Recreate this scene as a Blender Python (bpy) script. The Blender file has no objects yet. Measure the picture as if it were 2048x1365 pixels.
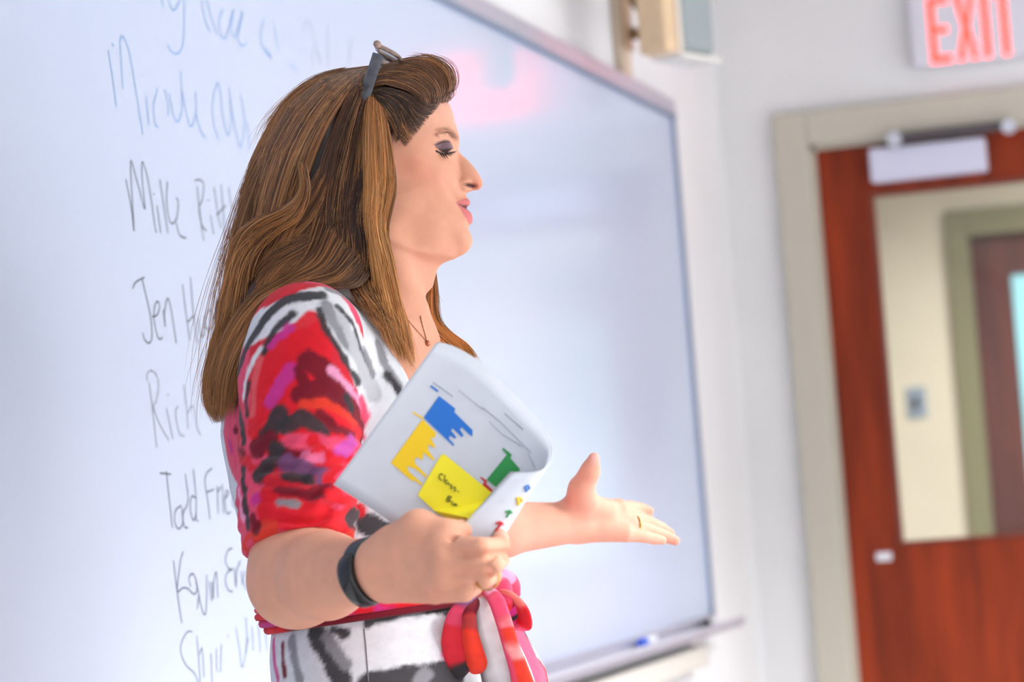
import bpy, bmesh, math, random
import numpy as np
from mathutils import Vector, Matrix
from mathutils.bvhtree import BVHTree

scene = bpy.context.scene
COL = scene.collection
random.seed(7)
RNG = np.random.default_rng(11)

# ------------------------------------------------------------------ camera
FPX = 5400.0
PHI, PIT, ROL = 0.286, 0.060, -0.076
CAM = np.array([0.0, -1.422, 1.159])
_F = np.array([math.cos(PHI) * math.cos(PIT), math.sin(PHI) * math.cos(PIT), math.sin(PIT)])
EX = np.array([math.sin(PHI), -math.cos(PHI), 0.0])
_U = np.cross(EX, _F)
RX = EX * math.cos(ROL) + _U * math.sin(ROL)
UX = -EX * math.sin(ROL) + _U * math.cos(ROL)
EY = np.array([math.cos(PHI), math.sin(PHI), 0.0])
D0 = 2.92

cam_data = bpy.data.cameras.new('camera')
cam_data.sensor_width = 36.0
cam_data.lens = FPX / 2048 * 36.0
cam_data.clip_start = 0.05
cam_data.dof.use_dof = True
cam_data.dof.focus_distance = 2.87
cam_data.dof.aperture_fstop = 5.0
cam = bpy.data.objects.new('camera', cam_data)
cam.matrix_world = Matrix(((RX[0], UX[0], -_F[0], CAM[0]), (RX[1], UX[1], -_F[1], CAM[1]),
                           (RX[2], UX[2], -_F[2], CAM[2]), (0, 0, 0, 1)))
COL.objects.link(cam)
scene.camera = cam

# ------------------------------------------------------------------ view, world, room lamps
scene.view_settings.view_transform = 'Standard'
scene.view_settings.look = 'None'
scene.view_settings.gamma = 1.0
scene.view_settings.use_curve_mapping = False
scene.view_settings.exposure = 1.86
scene.cycles.max_bounces = 6
scene.cycles.caustics_reflective = False
scene.cycles.caustics_refractive = False
scene.cycles.adaptive_threshold = 0.02
world = bpy.data.worlds.new('world')
scene.world = world
world.use_nodes = True
world.node_tree.nodes['Background'].inputs[0].default_value = (0.8, 0.88, 1.0, 1)
world.node_tree.nodes['Background'].inputs[1].default_value = 0.25
LAMP_W = 84.0
CEIL = 2.80
LAMPS = [(4.7, -2.8), (4.7, -4.9), (2.6, -3.3), (-0.9, -3.4)]  # last one is an added fill lamp for the viewer's side
def area_light(name, loc, sx, sy, power, color=(0.985, 0.99, 1.0), spread=150):
    l = bpy.data.lights.new(name, 'AREA')
    l.shape = 'RECTANGLE'; l.size = sx; l.size_y = sy
    l.energy = power; l.color = color; l.spread = math.radians(spread)
    o = bpy.data.objects.new(name, l)
    o.location = loc
    COL.objects.link(o)
    return o
for lx, ly in LAMPS:
    area_light('ceiling_lamp_light', (lx, ly, CEIL - 0.012), 1.15, 0.55, LAMP_W, spread=125)
area_light('corridor_lamp_light', (8.2, -1.3, 2.62), 1.1, 0.5, 34, (1, 0.97, 0.92), 150)

# ------------------------------------------------------------------ pixel measuring helpers
def raydir(px, py):
    return _F + RX * ((px - 1024) / FPX) + UX * ((682.5 - py) / FPX)
def on_y(px, py, Y=0.0):
    d = raydir(px, py); t = (Y - CAM[1]) / d[1]; return CAM + d * t
def on_x(px, py, X):
    d = raydir(px, py); t = (X - CAM[0]) / d[0]; return CAM + d * t

# ------------------------------------------------------------------ materials
def lin(c):
    out = []
    for v in c[:3]:
        v = v / 255.0
        out.append(v / 12.92 if v <= 0.04045 else ((v + 0.055) / 1.055) ** 2.4)
    return tuple(out)
def srgb(*c): return lin(c) + (1.0,)
def mat(name, rgb, rough=0.5, metal=0.0, noise=0.0, scale=20.0, bump=0.0, bscale=200.0, coat=0.0, spec=0.5, stretch=None):
    m = bpy.data.materials.new(name); m.use_nodes = True
    nt = m.node_tree; b = nt.nodes['Principled BSDF']
    b.inputs['Base Color'].default_value = srgb(*rgb)
    b.inputs['Roughness'].default_value = rough
    b.inputs['Metallic'].default_value = metal
    b.inputs['Coat Weight'].default_value = coat
    b.inputs['Specular IOR Level'].default_value = spec
    tc = nt.nodes.new('ShaderNodeTexCoord')
    src = tc.outputs['Object']
    if stretch:
        mp = nt.nodes.new('ShaderNodeMapping'); mp.inputs['Scale'].default_value = stretch
        nt.links.new(src, mp.inputs['Vector']); src = mp.outputs['Vector']
    if noise > 0:
        n = nt.nodes.new('ShaderNodeTexNoise'); n.inputs['Scale'].default_value = scale
        n.inputs['Detail'].default_value = 5
        nt.links.new(src, n.inputs['Vector'])
        r = nt.nodes.new('ShaderNodeValToRGB')
        lo = [max(0, c * (1 - noise)) for c in rgb]; hi = [min(255, c * (1 + noise)) for c in rgb]
        r.color_ramp.elements[0].position = 0.3; r.color_ramp.elements[1].position = 0.7
        r.color_ramp.elements[0].color = srgb(*lo); r.color_ramp.elements[1].color = srgb(*hi)
        nt.links.new(n.outputs['Fac'], r.inputs['Fac']); nt.links.new(r.outputs['Color'], b.inputs['Base Color'])
    if bump > 0:
        n2 = nt.nodes.new('ShaderNodeTexNoise'); n2.inputs['Scale'].default_value = bscale
        nt.links.new(src, n2.inputs['Vector'])
        bp = nt.nodes.new('ShaderNodeBump'); bp.inputs['Strength'].default_value = bump; bp.inputs['Distance'].default_value = 0.002
        nt.links.new(n2.outputs['Fac'], bp.inputs['Height']); nt.links.new(bp.outputs['Normal'], b.inputs['Normal'])
    return m
def emis(name, rgb, strength):
    m = mat(name, rgb, 0.4)
    b = m.node_tree.nodes['Principled BSDF']
    b.inputs['Emission Color'].default_value = srgb(*rgb)
    b.inputs['Emission Strength'].default_value = strength
    return m
def attr_mat(name, rough=0.6, spec=0.3, bump=0.0, bscale=900.0, sss=0.0, sheen=0.0, var=0.0, vscale=60.0, aniso=0.0):
    m = bpy.data.materials.new(name); m.use_nodes = True
    nt = m.node_tree; b = nt.nodes['Principled BSDF']
    a = nt.nodes.new('ShaderNodeAttribute'); a.attribute_name = 'Col'
    out = a.outputs['Color']
    tc = nt.nodes.new('ShaderNodeTexCoord')
    if var > 0:
        n = nt.nodes.new('ShaderNodeTexNoise'); n.inputs['Scale'].default_value = vscale; n.inputs['Detail'].default_value = 4
        nt.links.new(tc.outputs['Object'], n.inputs['Vector'])
        mr = nt.nodes.new('ShaderNodeMapRange'); mr.inputs['To Min'].default_value = 1 - var; mr.inputs['To Max'].default_value = 1 + var
        nt.links.new(n.outputs['Fac'], mr.inputs['Value'])
        mx = nt.nodes.new('ShaderNodeVectorMath'); mx.operation = 'SCALE'
        nt.links.new(out, mx.inputs[0]); nt.links.new(mr.outputs['Result'], mx.inputs['Scale'])
        out = mx.outputs['Vector']
    nt.links.new(out, b.inputs['Base Color'])
    b.inputs['Roughness'].default_value = rough
    b.inputs['Specular IOR Level'].default_value = spec
    b.inputs['Subsurface Weight'].default_value = sss
    b.inputs['Subsurface Radius'].default_value = (1.0, 0.35, 0.2)
    b.inputs['Subsurface Scale'].default_value = 0.006
    b.inputs['Sheen Weight'].default_value = sheen
    if bump > 0:
        n2 = nt.nodes.new('ShaderNodeTexNoise'); n2.inputs['Scale'].default_value = bscale; n2.inputs['Detail'].default_value = 3
        nt.links.new(tc.outputs['Object'], n2.inputs['Vector'])
        bp = nt.nodes.new('ShaderNodeBump'); bp.inputs['Strength'].default_value = bump; bp.inputs['Distance'].default_value = 0.001
        nt.links.new(n2.outputs['Fac'], bp.inputs['Height']); nt.links.new(bp.outputs['Normal'], b.inputs['Normal'])
    return m

# ------------------------------------------------------------------ mesh helpers
def link(name, me, material, parent=None, kind=None):
    o = bpy.data.objects.new(name, me); COL.objects.link(o)
    if material: me.materials.append(material)
    if parent is not None: o.parent = parent
    if kind: o['kind'] = kind
    return o
def tag(o, label, cat, group=None):
    o['label'] = label; o['category'] = cat
    if group: o['group'] = group
    return o
def empty(name, loc=(0, 0, 0), kind=None):
    o = bpy.data.objects.new(name, None); COL.objects.link(o); o.location = loc
    o.empty_display_size = 0.05
    if kind: o['kind'] = kind
    return o
def bm_box(bm, lo, hi):
    vs = [bm.verts.new((x, y, z)) for x in (lo[0], hi[0]) for y in (lo[1], hi[1]) for z in (lo[2], hi[2])]
    for f in ((0, 1, 3, 2), (4, 6, 7, 5), (0, 4, 5, 1), (2, 3, 7, 6), (0, 2, 6, 4), (1, 5, 7, 3)):
        bm.faces.new([vs[i] for i in f])
def finish(name, bm, material, parent=None, bevel=0.0, kind=None, origin=None, smooth=False, seg=2):
    bmesh.ops.recalc_face_normals(bm, faces=bm.faces)
    if bevel > 0:
        bmesh.ops.bevel(bm, geom=bm.edges[:], offset=bevel, segments=seg, affect='EDGES', profile=0.5)
    off = Vector((0, 0, 0))
    if parent is not None: off = Vector(parent.location)
    if origin is not None: off = Vector(origin)
    if off.length > 0: bmesh.ops.translate(bm, verts=bm.verts, vec=-off)
    me = bpy.data.meshes.new(name); bm.to_mesh(me); bm.free()
    if smooth:
        for p in me.polygons: p.use_smooth = True
    o = link(name, me, material, parent, kind)
    if origin is not None: o.location = origin
    return o
def boxes(name, lst, material, parent=None, bevel=0.0, kind=None, origin=None):
    """world-space boxes joined into ONE piece (used for single pieces only)"""
    bm = bmesh.new()
    for lo, hi in lst: bm_box(bm, lo, hi)
    return finish(name, bm, material, parent, bevel, kind, origin)
def tube_arrays(P, R, sides=8, closed=False, cap=True):
    """swept tube: P (n,3), R scalar or (n,)"""
    P = np.asarray(P, float); n = len(P); R = np.broadcast_to(np.asarray(R, float), (n,))
    T = np.gradient(P, axis=0)
    if closed: T = np.roll(P, -1, 0) - np.roll(P, 1, 0)
    T /= np.linalg.norm(T, axis=1)[:, None] + 1e-12
    up = np.array([0, 0, 1.0]) if abs(T[0][2]) < 0.9 else np.array([1.0, 0, 0])
    N = np.cross(T[0], up); N /= np.linalg.norm(N)
    V = []
    for i in range(n):
        N = N - T[i] * (N @ T[i]); N /= np.linalg.norm(N) + 1e-12
        B = np.cross(T[i], N)
        for k in range(sides):
            a = 2 * math.pi * k / sides
            V.append(P[i] + (N * math.cos(a) + B * math.sin(a)) * R[i])
    F = []
    m = n if closed else n - 1
    for i in range(m):
        j = (i + 1) % n
        for k in range(sides):
            l = (k + 1) % sides
            F.append((i * sides + k, i * sides + l, j * sides + l, j * sides + k))
    if cap and not closed:
        F.append(tuple(range(sides))[::-1]); F.append(tuple((n - 1) * sides + k for k in range(sides)))
    return V, F
def join_arrays(parts):
    V, F = [], []
    for v, f in parts:
        o = len(V); V += [tuple(x) for x in v]; F += [tuple(i + o for i in q) for q in f]
    return V, F
def mesh_vf(name, V, F, material, parent=None, smooth=True, kind=None, origin=None):
    off = np.zeros(3)
    if parent is not None: off = np.array(parent.location)
    if origin is not None: off = np.array(origin)
    me = bpy.data.meshes.new(name)
    me.from_pydata([tuple(np.asarray(v) - off) for v in V], [], F)
    if smooth:
        me.polygons.foreach_set('use_smooth', [True] * len(me.polygons))
    me.update()
    o = link(name, me, material, parent, kind)
    if origin is not None: o.location = tuple(origin)
    return o
def smooth_path(pts, n):
    """Catmull-Rom through the points, n samples"""
    P = np.asarray(pts, float); m = len(P)
    if m == 2:
        t = np.linspace(0, 1, n)[:, None]; return P[0] * (1 - t) + P[1] * t
    Q = np.vstack([2 * P[0] - P[1], P, 2 * P[-1] - P[-2]])
    t = np.linspace(0, m - 1 - 1e-9, n); i = t.astype(int); u = (t - i)[:, None]
    a, b, c, d = Q[i], Q[i + 1], Q[i + 2], Q[i + 3]
    return 0.5 * (2 * b + (c - a) * u + (2 * a - 5 * b + 4 * c - d) * u ** 2 + (3 * b - a - 3 * c + d) * u ** 3)

# ------------------------------------------------------------------ materials of the setting
M_wall = mat('painted_wall', (229, 230, 231), 0.75, noise=0.012, scale=3, bump=0.08, bscale=300)
M_wall2 = mat('painted_door_wall', (224, 224, 224), 0.75, noise=0.012, scale=3, bump=0.08, bscale=300)
M_ceil = mat('ceiling_tile', (208, 208, 206), 0.85, noise=0.03, scale=60)
M_floor = mat('carpet', (128, 126, 128), 0.95, noise=0.12, scale=90, bump=0.4, bscale=500)
M_frame = mat('door_frame_paint', (188, 182, 167), 0.45)
M_wood = mat('cherry_wood', (130, 48, 22), 0.6, noise=0.16, scale=7, bump=0.03, bscale=60, spec=0.2, stretch=(3.0, 3.0, 0.35))
M_wood_dark = mat('corridor_door_wood', (98, 48, 38), 0.45, noise=0.12, scale=6, stretch=(3.0, 3.0, 0.35))
M_alu = mat('silver_aluminium', (186, 184, 198), 0.38, metal=0.35, noise=0.02, scale=40)
M_edge = mat('grey_board_edge', (138, 150, 172), 0.45, metal=0.3)
M_corr = mat('corridor_paint', (226, 212, 194), 0.8, noise=0.02, scale=3)
M_olive = mat('olive_frame_paint', (134, 126, 96), 0.5)
M_black = mat('black_plastic', (38, 38, 42), 0.45)
M_dgrey = mat('dark_bronze_metal', (88, 82, 84), 0.4, metal=0.5)
M_silver = mat('satin_metal', (205, 208, 218), 0.35, metal=0.6)
M_white_pl = mat('white_plastic', (226, 226, 232), 0.45)
def glass_mat(name, rgb, alpha=0.12):
    m = bpy.data.materials.new(name); m.use_nodes = True
    nt = m.node_tree; nt.nodes.remove(nt.nodes['Principled BSDF'])
    out = nt.nodes['Material Output']
    t = nt.nodes.new('ShaderNodeBsdfTransparent'); t.inputs[0].default_value = srgb(*rgb)
    g = nt.nodes.new('ShaderNodeBsdfGlossy'); g.inputs['Roughness'].default_value = 0.03
    fr = nt.nodes.new('ShaderNodeFresnel'); fr.inputs['IOR'].default_value = 1.45
    mx = nt.nodes.new('ShaderNodeMixShader')
    nt.links.new(fr.outputs[0], mx.inputs[0]); nt.links.new(t.outputs[0], mx.inputs[1]); nt.links.new(g.outputs[0], mx.inputs[2])
    nt.links.new(mx.outputs[0], out.inputs['Surface'])
    return m
M_glass = glass_mat('clear_glass', (240, 246, 246))

# ------------------------------------------------------------------ room shell
XD, XB = 6.919, 6.265            # door wall, right end of the board
X0, Y0 = -2.6, -6.4
DT = 2.113                       # outer top of the door frame
YF = -0.143                      # outer left of the door frame
FW = 0.088                       # width of the frame face
YL = YF - FW                     # door leaf starts here
YR = YL - 0.93
boxes('floor', [((X0, Y0, -0.05), (XD, 0, 0))], M_floor, kind='structure')
boxes('ceiling', [((X0, Y0, CEIL), (XD, 0, CEIL + 0.05))], M_ceil, kind='structure')
boxes('wall_back', [((X0, 0, 0), (XD + 0.12, 0.12, CEIL))], M_wall, kind='structure')
boxes('wall_right', [((XD, YF - 0.02, 0), (XD + 0.12, 0, CEIL)), ((XD, Y0, 0), (XD + 0.12, YR - FW + 0.02, CEIL)),
                     ((XD, YR - FW + 0.02, DT - 0.02), (XD + 0.12, YF - 0.02, CEIL))], M_wall2, kind='structure')
boxes('wall_left', [((X0 - 0.12, Y0, 0), (X0, 0.12, CEIL))], M_wall, kind='structure')
boxes('wall_front', [((X0 - 0.12, Y0 - 0.12, 0), (XD + 0.12, Y0, CEIL))], M_wall, kind='structure')
boxes('baseboard_back', [((X0, -0.012, 0), (XD, 0, 0.1))], M_black, kind='structure')
# corridor behind the door
XC = XD + 2.75
boxes('floor_corridor', [((XD, -4.2, -0.05), (XC, 1.6, 0))], M_floor, kind='structure')
boxes('ceiling_corridor', [((XD + 0.12, -4.2, 2.66), (XC, 1.6, 2.7))], M_ceil, kind='structure')
boxes('wall_corridor_end', [((XD + 0.12, 0.42, 0), (XC, 0.54, 2.66))], M_corr, kind='structure')
boxes('wall_corridor_side', [((XD + 0.12, -4.2, 0), (XC, -4.08, 2.66))], M_corr, kind='structure')
# ------------------------------------------------------------------ ceiling lamps
M_lampframe = mat('white_lamp_metal', (235, 235, 235), 0.4)
M_diff = emis('lit_diffuser', (255, 252, 245), 2.0)
for i, (lx, ly) in enumerate(LAMPS):
    t = empty('ceiling_light', (lx, ly, CEIL))
    tag(t, ['recessed white ceiling light nearest the whiteboard, between the woman and the door', 'recessed white ceiling light on the door side, farther from the whiteboard',
            'recessed white ceiling light over the middle of the classroom, in front of the woman', 'added recessed white fill light over the viewer, farthest from the door'][i], 'ceiling light', 'ceiling lights above the classroom')
    boxes('frame', [((lx - .62, ly - .32, CEIL - .01), (lx - .59, ly + .32, CEIL - .001)), ((lx + .59, ly - .32, CEIL - .01), (lx + .62, ly + .32, CEIL - .001)),
                    ((lx - .59, ly - .32, CEIL - .01), (lx + .59, ly - .29, CEIL - .001)), ((lx - .59, ly + .29, CEIL - .01), (lx + .59, ly + .32, CEIL - .001))], M_lampframe, t)
    boxes('diffuser', [((lx - .59, ly - .29, CEIL - .006), (lx + .59, ly + .29, CEIL - .001))], M_diff, t)

# ------------------------------------------------------------------ door
dr = empty('door_1', (XD, YL - 0.465, 0), 'structure')
bm = bmesh.new()
for lo, hi in (((XD - .03, YL, 0), (XD + .1, YF, DT)), ((XD - .03, YR - FW, 0), (XD + .1, YR, DT)), ((XD - .03, YR, DT - FW), (XD + .1, YL, DT))):
    bm_box(bm, lo, hi)
finish('door_frame', bm, M_frame, dr, bevel=0.004)
boxes('door_stop', [((XD - .005, YL - .012, 0), (XD + .02, YL, DT - FW)), ((XD - .005, YR, DT - FW - .012), (XD + .02, YL, DT - FW))], M_frame, dr)
XL = XD + .02                    # face of the leaf
def dpt(px, py, X=XL): return on_x(px, py, X)
gt = dpt(1740, 387)              # top left of the glass
gb = dpt(1796, 1090)
gz1, gz0 = gt[2], gb[2]
gy = 0.5 * (gt[1] + gb[1])
gyr = YR + (YL - gy)
LT_ = DT - FW - .004
boxes('stile', [((XL, gy, .01), (XL + .045, YL - .003, LT_))], M_wood, dr, bevel=.002)
boxes('stile', [((XL, YR + .003, .01), (XL + .045, gyr, LT_))], M_wood, dr, bevel=.002)
boxes('top_rail', [((XL, gyr, gz1), (XL + .045, gy, LT_))], M_wood, dr, bevel=.002)
boxes('lower_panel', [((XL, gyr, .01), (XL + .045, gy, gz0))], M_wood, dr, bevel=.002)
boxes('pane', [((XL + .018, gyr, gz0), (XL + .026, gy, gz1))], M_glass, dr)
M_bead = mat('glazing_bead', (120, 52, 34), 0.4)
for lo, hi in (((XL - .006, gy - .012, gz0), (XL + .017, gy, gz1)), ((XL - .006, gyr, gz1 - .012), (XL + .017, gy - .012, gz1)),
               ((XL - .006, gyr, gz0), (XL + .017, gyr + .012, gz1 - .012)), ((XL - .006, gyr + .012, gz0), (XL + .017, gy - .012, gz0 + .008))):
    boxes('glazing_bead', [(lo, hi)], M_bead, dr)
# closer: cover plate, arm, end caps
a, b_ = dpt(1742, 302), dpt(1978, 345)
boxes('closer_cover', [((XL - .05, b_[1], b_[2]), (XL, a[1], a[2]))], mat('closer_cover_grey', (206, 206, 224), 0.45), dr, bevel=.006)
a, b_ = dpt(1790, 268, XD - .04), dpt(2020, 258, XD - .04)
zc = 0.5 * (a[2] + b_[2])
boxes('closer_arm', [((XD - .055, b_[1], zc - .013), (XD - .03, a[1], zc + .011))], M_dgrey, dr, bevel=.004)
for yy in (a[1], b_[1]):
    bm = bmesh.new()
    bmesh.ops.create_cone(bm, cap_ends=True, segments=20, radius1=.019, radius2=.016, depth=.03,
                          matrix=Matrix.Translation((XD - .052, yy, zc - .006)) @ Matrix.Rotation(math.pi / 2, 4, 'Y'))
    finish('closer_pivot', bm, M_silver, dr)
c = dpt(1768, 1114)
boxes('lock_label', [((XL - .004, c[1] - .02, c[2] - .011), (XL, c[1] + .02, c[2] + .011))], M_white_pl, dr, bevel=.003)

# far door in the corridor
d2t = on_x(1888, 425, XC); d2l = on_x(1937, 474, XC)
fy, fz = d2t[1], d2t[2]; ly2, lz2 = d2l[1], d2l[2]
boxes('wall_corridor', [((XC, fy - .02, 0), (XC + .12, 1.6, 2.66)), ((XC, -4.2, 0), (XC + .12, fy - 1.1, 2.66)), ((XC, fy - 1.1, fz), (XC + .12, fy - .02, 2.66))], M_corr, kind='structure')
d2 = empty('door_2', (XC, ly2 - .46, 0), 'structure')
boxes('door_frame', [((XC - .03, ly2, 0), (XC + .1, fy, fz)), ((XC - .03, ly2 - 1.0, lz2), (XC + .1, ly2, fz)), ((XC - .03, ly2 - 1.09, 0), (XC + .1, ly2 - 1.0, fz))], M_olive, d2, bevel=.004)
g2 = on_x(2022, 550, XC + .03)
boxes('stile', [((XC + .02, g2[1], 0.01), (XC + .06, ly2, lz2))], M_wood_dark, d2)
boxes('stile', [((XC + .02, ly2 - 1.0, 0.01), (XC + .06, ly2 - .84, lz2))], M_wood_dark, d2)
boxes('top_rail', [((XC + .02, ly2 - .84, g2[2]), (XC + .06, g2[1], lz2))], M_wood_dark, d2)
boxes('lower_panel', [((XC + .02, ly2 - .84, 0.01), (XC + .06, g2[1], 0.95))], M_wood_dark, d2)
boxes('pane', [((XC + .035, ly2 - .84, .95), (XC + .043, g2[1], g2[2]))], emis('glowing_teal_glass', (150, 200, 210), 0.22), d2)  # pane brightness is emission in the material, no light source behind it
c = on_x(1833, 806, XC)
sw = empty('light_switch', (XC, c[1], c[2]))
tag(sw, 'small grey-blue switch plate on the corridor wall seen through the door glass', 'switch')
boxes('plate', [((XC - .008, c[1] - .035, c[2] - .055), (XC, c[1] + .035, c[2] + .055))], mat('grey_switch_plate', (150, 160, 178), 0.4), sw, bevel=.003)
boxes('toggle', [((XC - .02, c[1] - .01, c[2] - .02), (XC - .008, c[1] + .01, c[2] + .02))], M_dgrey, sw, bevel=.003)

# ------------------------------------------------------------------ exit sign over the door
s0 = on_x(1826, 140, XD - .02)
sy1, sz0 = s0[1], s0[2]
sy0 = sy1 - .33; sz1 = sz0 + .215
sign = empty('exit_sign', (XD, 0.5 * (sy0 + sy1), sz0))
tag(sign, 'white exit sign with glowing red letters above the wooden door', 'exit sign')
boxes('housing', [((XD - .05, sy0, sz0), (XD, sy1, sz1))], mat('sign_housing', (214, 212, 222), 0.4), sign, bevel=.014)
M_exit = emis('lit_red_letter', (255, 26, 16), 3.6)
e0 = on_x(1864, 126, XD - .052)
ez0 = e0[2]; ey = e0[1]; H = .165; W = .051; S = .0155
def sign_letter(polys, y):
    bm = bmesh.new()
    for poly in polys:
        f = [bm.verts.new((XD - .0506, y - u * W, ez0 + v * H)) for u, v in poly]
        g = [bm.verts.new((XD - .049, y - u * W, ez0 + v * H)) for u, v in poly]
        bm.faces.new(f); bm.faces.new(g[::-1])
        for i in range(len(f)): bm.faces.new((f[i], f[i - 1], g[i - 1], g[i]))
    finish('letter', bm, M_exit, sign)
s = S / W; h = S / H
def rc(a, b_, c_, d_): return [(a, b_), (c_, b_), (c_, d_), (a, d_)]
sign_letter([rc(0, 0, s, 1), rc(s, 0, 1, h), rc(s, .5 - h / 2, .88, .5 + h / 2), rc(s, 1 - h, 1, 1)], ey)
sign_letter([[(0, 0), (s, 0), (.5, .5 - h * 1.1), (1 - s, 0), (1, 0), (.5 + s * .52, .5), (1, 1), (1 - s, 1), (.5, .5 + h * 1.1), (s, 1), (0, 1), (.5 - s * .52, .5)]], ey - W - .0165)
sign_letter([rc(0, 0, s, 1)], ey - 2 * W - .033)
sign_letter([rc(.5 - s / 2, 0, .5 + s / 2, 1 - h), rc(0, 1 - h, 1, 1)], ey - 2 * W - S - .047)

# ------------------------------------------------------------------ whiteboard
ZB0, ZB1 = 0.86, 2.088
wb = empty('whiteboard', (2.4, 0, ZB0))
tag(wb, 'long glossy whiteboard with handwritten names and an aluminium frame', 'whiteboard')
def board_mat():
    m = mat('whiteboard_enamel', (214, 222, 236), 0.16, spec=0.5)
    m.node_tree.nodes['Principled BSDF'].inputs['IOR'].default_value = 1.5
    nt = m.node_tree; b = nt.nodes['Principled BSDF']
    tc = nt.nodes['Texture Coordinate']
    n = nt.nodes.new('ShaderNodeTexNoise'); n.inputs['Scale'].default_value = 2.2; n.inputs['Detail'].default_value = 3
    mp = nt.nodes.new('ShaderNodeMapping'); mp.inputs['Scale'].default_value = (0.5, 1, 2.0)
    nt.links.new(tc.outputs['Object'], mp.inputs['Vector']); nt.links.new(mp.outputs['Vector'], n.inputs['Vector'])
    r = nt.nodes.new('ShaderNodeValToRGB')
    r.color_ramp.elements[0].color = srgb(186, 199, 223); r.color_ramp.elements[1].color = srgb(198, 209, 229)
    nt.links.new(n.outputs['Fac'], r.inputs['Fac']); nt.links.new(r.outputs['Color'], b.inputs['Base Color'])
    return m
M_board = board_mat()
XA = -1.3
boxes('writing_surface', [((XA, -.018, ZB0), (XB, -.002, ZB1 - .03))], M_board, wb)
boxes('top_rail', [((XA, -.03, ZB1 - .036), (XB, -.001, ZB1))], M_alu, wb, bevel=.002)
boxes('map_rail_lip', [((XA, -.0315, ZB1 - .042), (XB, -.018, ZB1 - .034))], M_edge, wb)
boxes('side_rail', [((XB - .012, -.026, ZB0), (XB + .012, -.001, ZB1 - .036))], M_edge, wb, bevel=.002)
boxes('side_rail', [((XA - .012, -.026, ZB0), (XA + .012, -.001, ZB1 - .036))], M_edge, wb, bevel=.002)
boxes('bottom_rail', [((XA, -.028, ZB0 - .03), (XB, -.001, ZB0 + .004))], M_alu, wb, bevel=.002)
# marker tray: shelf with a curled lip and a small end beyond the board
bm = bmesh.new()
prof = [(-.001, ZB0 - .03), (-.001, ZB0 - .018), (-.075, ZB0 - .018), (-.082, ZB0 - .008), (-.092, ZB0 - .006), (-.096, ZB0 - .014), (-.088, ZB0 - .028), (-.05, ZB0 - .034)]
L = [bm.verts.new((XA, y, z)) for y, z in prof]; Rr = [bm.verts.new((XB + .02, y, z)) for y, z in prof]
for i in range(len(prof)): bm.faces.new((L[i], L[i - 1], Rr[i - 1], Rr[i]))
bm.faces.new(L); bm.faces.new(Rr[::-1])
finish('marker_tray', bm, M_alu, wb)
# blue marker and black marker lying on the tray
def marker(px, py, body, capc, label, dirx=1):
    p = on_y(px, py, -.05); z = ZB0 - .018 + .0095; x = p[0]
    t = empty('dry_erase_marker', (x, -.05, z - .0095)); tag(t, label, 'marker')
    def cyl(name, x0, x1, r, m, r2=None):
        bm = bmesh.new()
        bmesh.ops.create_cone(bm, cap_ends=True, segments=20, radius1=r, radius2=r2 or r, depth=abs(x1 - x0),
                              matrix=Matrix.Translation(((x0 + x1) / 2, -.05, z)) @ Matrix.Rotation(math.pi / 2, 4, 'Y'))
        finish(name, bm, m, t, smooth=False)
    cyl('cap', x, x + .042 * dirx, .0095, capc); cyl('barrel', x + .042 * dirx, x + .115 * dirx, .0085, body); cyl('end_plug', x + .115 * dirx, x + .122 * dirx, .007, capc)
M_blue = mat('blue_plastic', (24, 92, 226), 0.35)
marker(1280, 1276, M_white_pl, M_blue, 'dry-erase marker with a bright blue cap lying on the whiteboard tray')
marker(1408, 1236, M_white_pl, M_black, 'dry-erase marker with a black cap at the far end of the whiteboard tray')

# lower box under the tray
p0, p1 = on_y(1396, 1290, -.02), on_y(1396, 1335, -.02)
rw = tag(boxes('cable_raceway', [((2.0, -.045, p1[2] - .0), (p0[0], -.001, p0[2]))], mat('raceway_beige', (206, 202, 194), 0.5), bevel=.006, origin=(4.0, -.02, p1[2])),
         'long beige cable raceway on the wall below the whiteboard tray', 'raceway')

# ------------------------------------------------------------------ loudspeaker high on the wall with its cable conduit
M_tan = mat('speaker_tan_side', (214, 186, 150), 0.55, noise=0.03, scale=30)
M_grille = mat('speaker_grille_cloth', (150, 160, 162), 0.8, bump=0.4, bscale=900)
cx_ = on_y(1248, 60, -.02)
cd = empty('conduit', (cx_[0], -.015, 2.1)); tag(cd, 'tan vertical cable conduit on the wall above the whiteboard corner', 'conduit')
boxes('channel', [((cx_[0] - .035, -.024, ZB1 + .002), (cx_[0] + .035, -.001, CEIL))], mat('conduit_tan', (205, 186, 164), 0.5), cd, bevel=.004)
kz = on_y(1250, 18, -.03)[2]
boxes('junction_cover', [((cx_[0] - .04, -.032, kz - .09), (cx_[0] + .04, -.024, kz + .3))], mat('conduit_clip', (170, 142, 112), 0.5), cd, bevel=.004)
b0 = on_y(1334, 101, -.22)
az = PHI - 0.628
du = np.array([math.cos(az), math.sin(az), 0]); dn = np.array([-math.sin(az), math.cos(az), 0])
sp = empty('loudspeaker', tuple(b0 + du * .15 + dn * .08))
tag(sp, 'tan and grey loudspeaker box mounted high beside the whiteboard corner', 'loudspeaker')
def obox(name, u0, u1, n0, n1, z0, z1, m, bevel):
    bm = bmesh.new(); bm_box(bm, (u0, n0, z0), (u1, n1, z1))
    for v in bm.verts: v.co = Vector(tuple(b0 + du * v.co.x + dn * v.co.y + np.array([0, 0, v.co.z])))
    return finish(name, bm, m, sp, bevel)
obox('cabinet', 0, .045, 0, .07, 0, .3, M_tan, .008)
obox('baffle_edge', .045, .06, -.004, .075, -.004, .304, mat('speaker_cream_edge', (226, 212, 196), 0.5), .005)
obox('grille', .06, .2, .0, .07, .004, .298, M_grille, .02)
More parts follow.
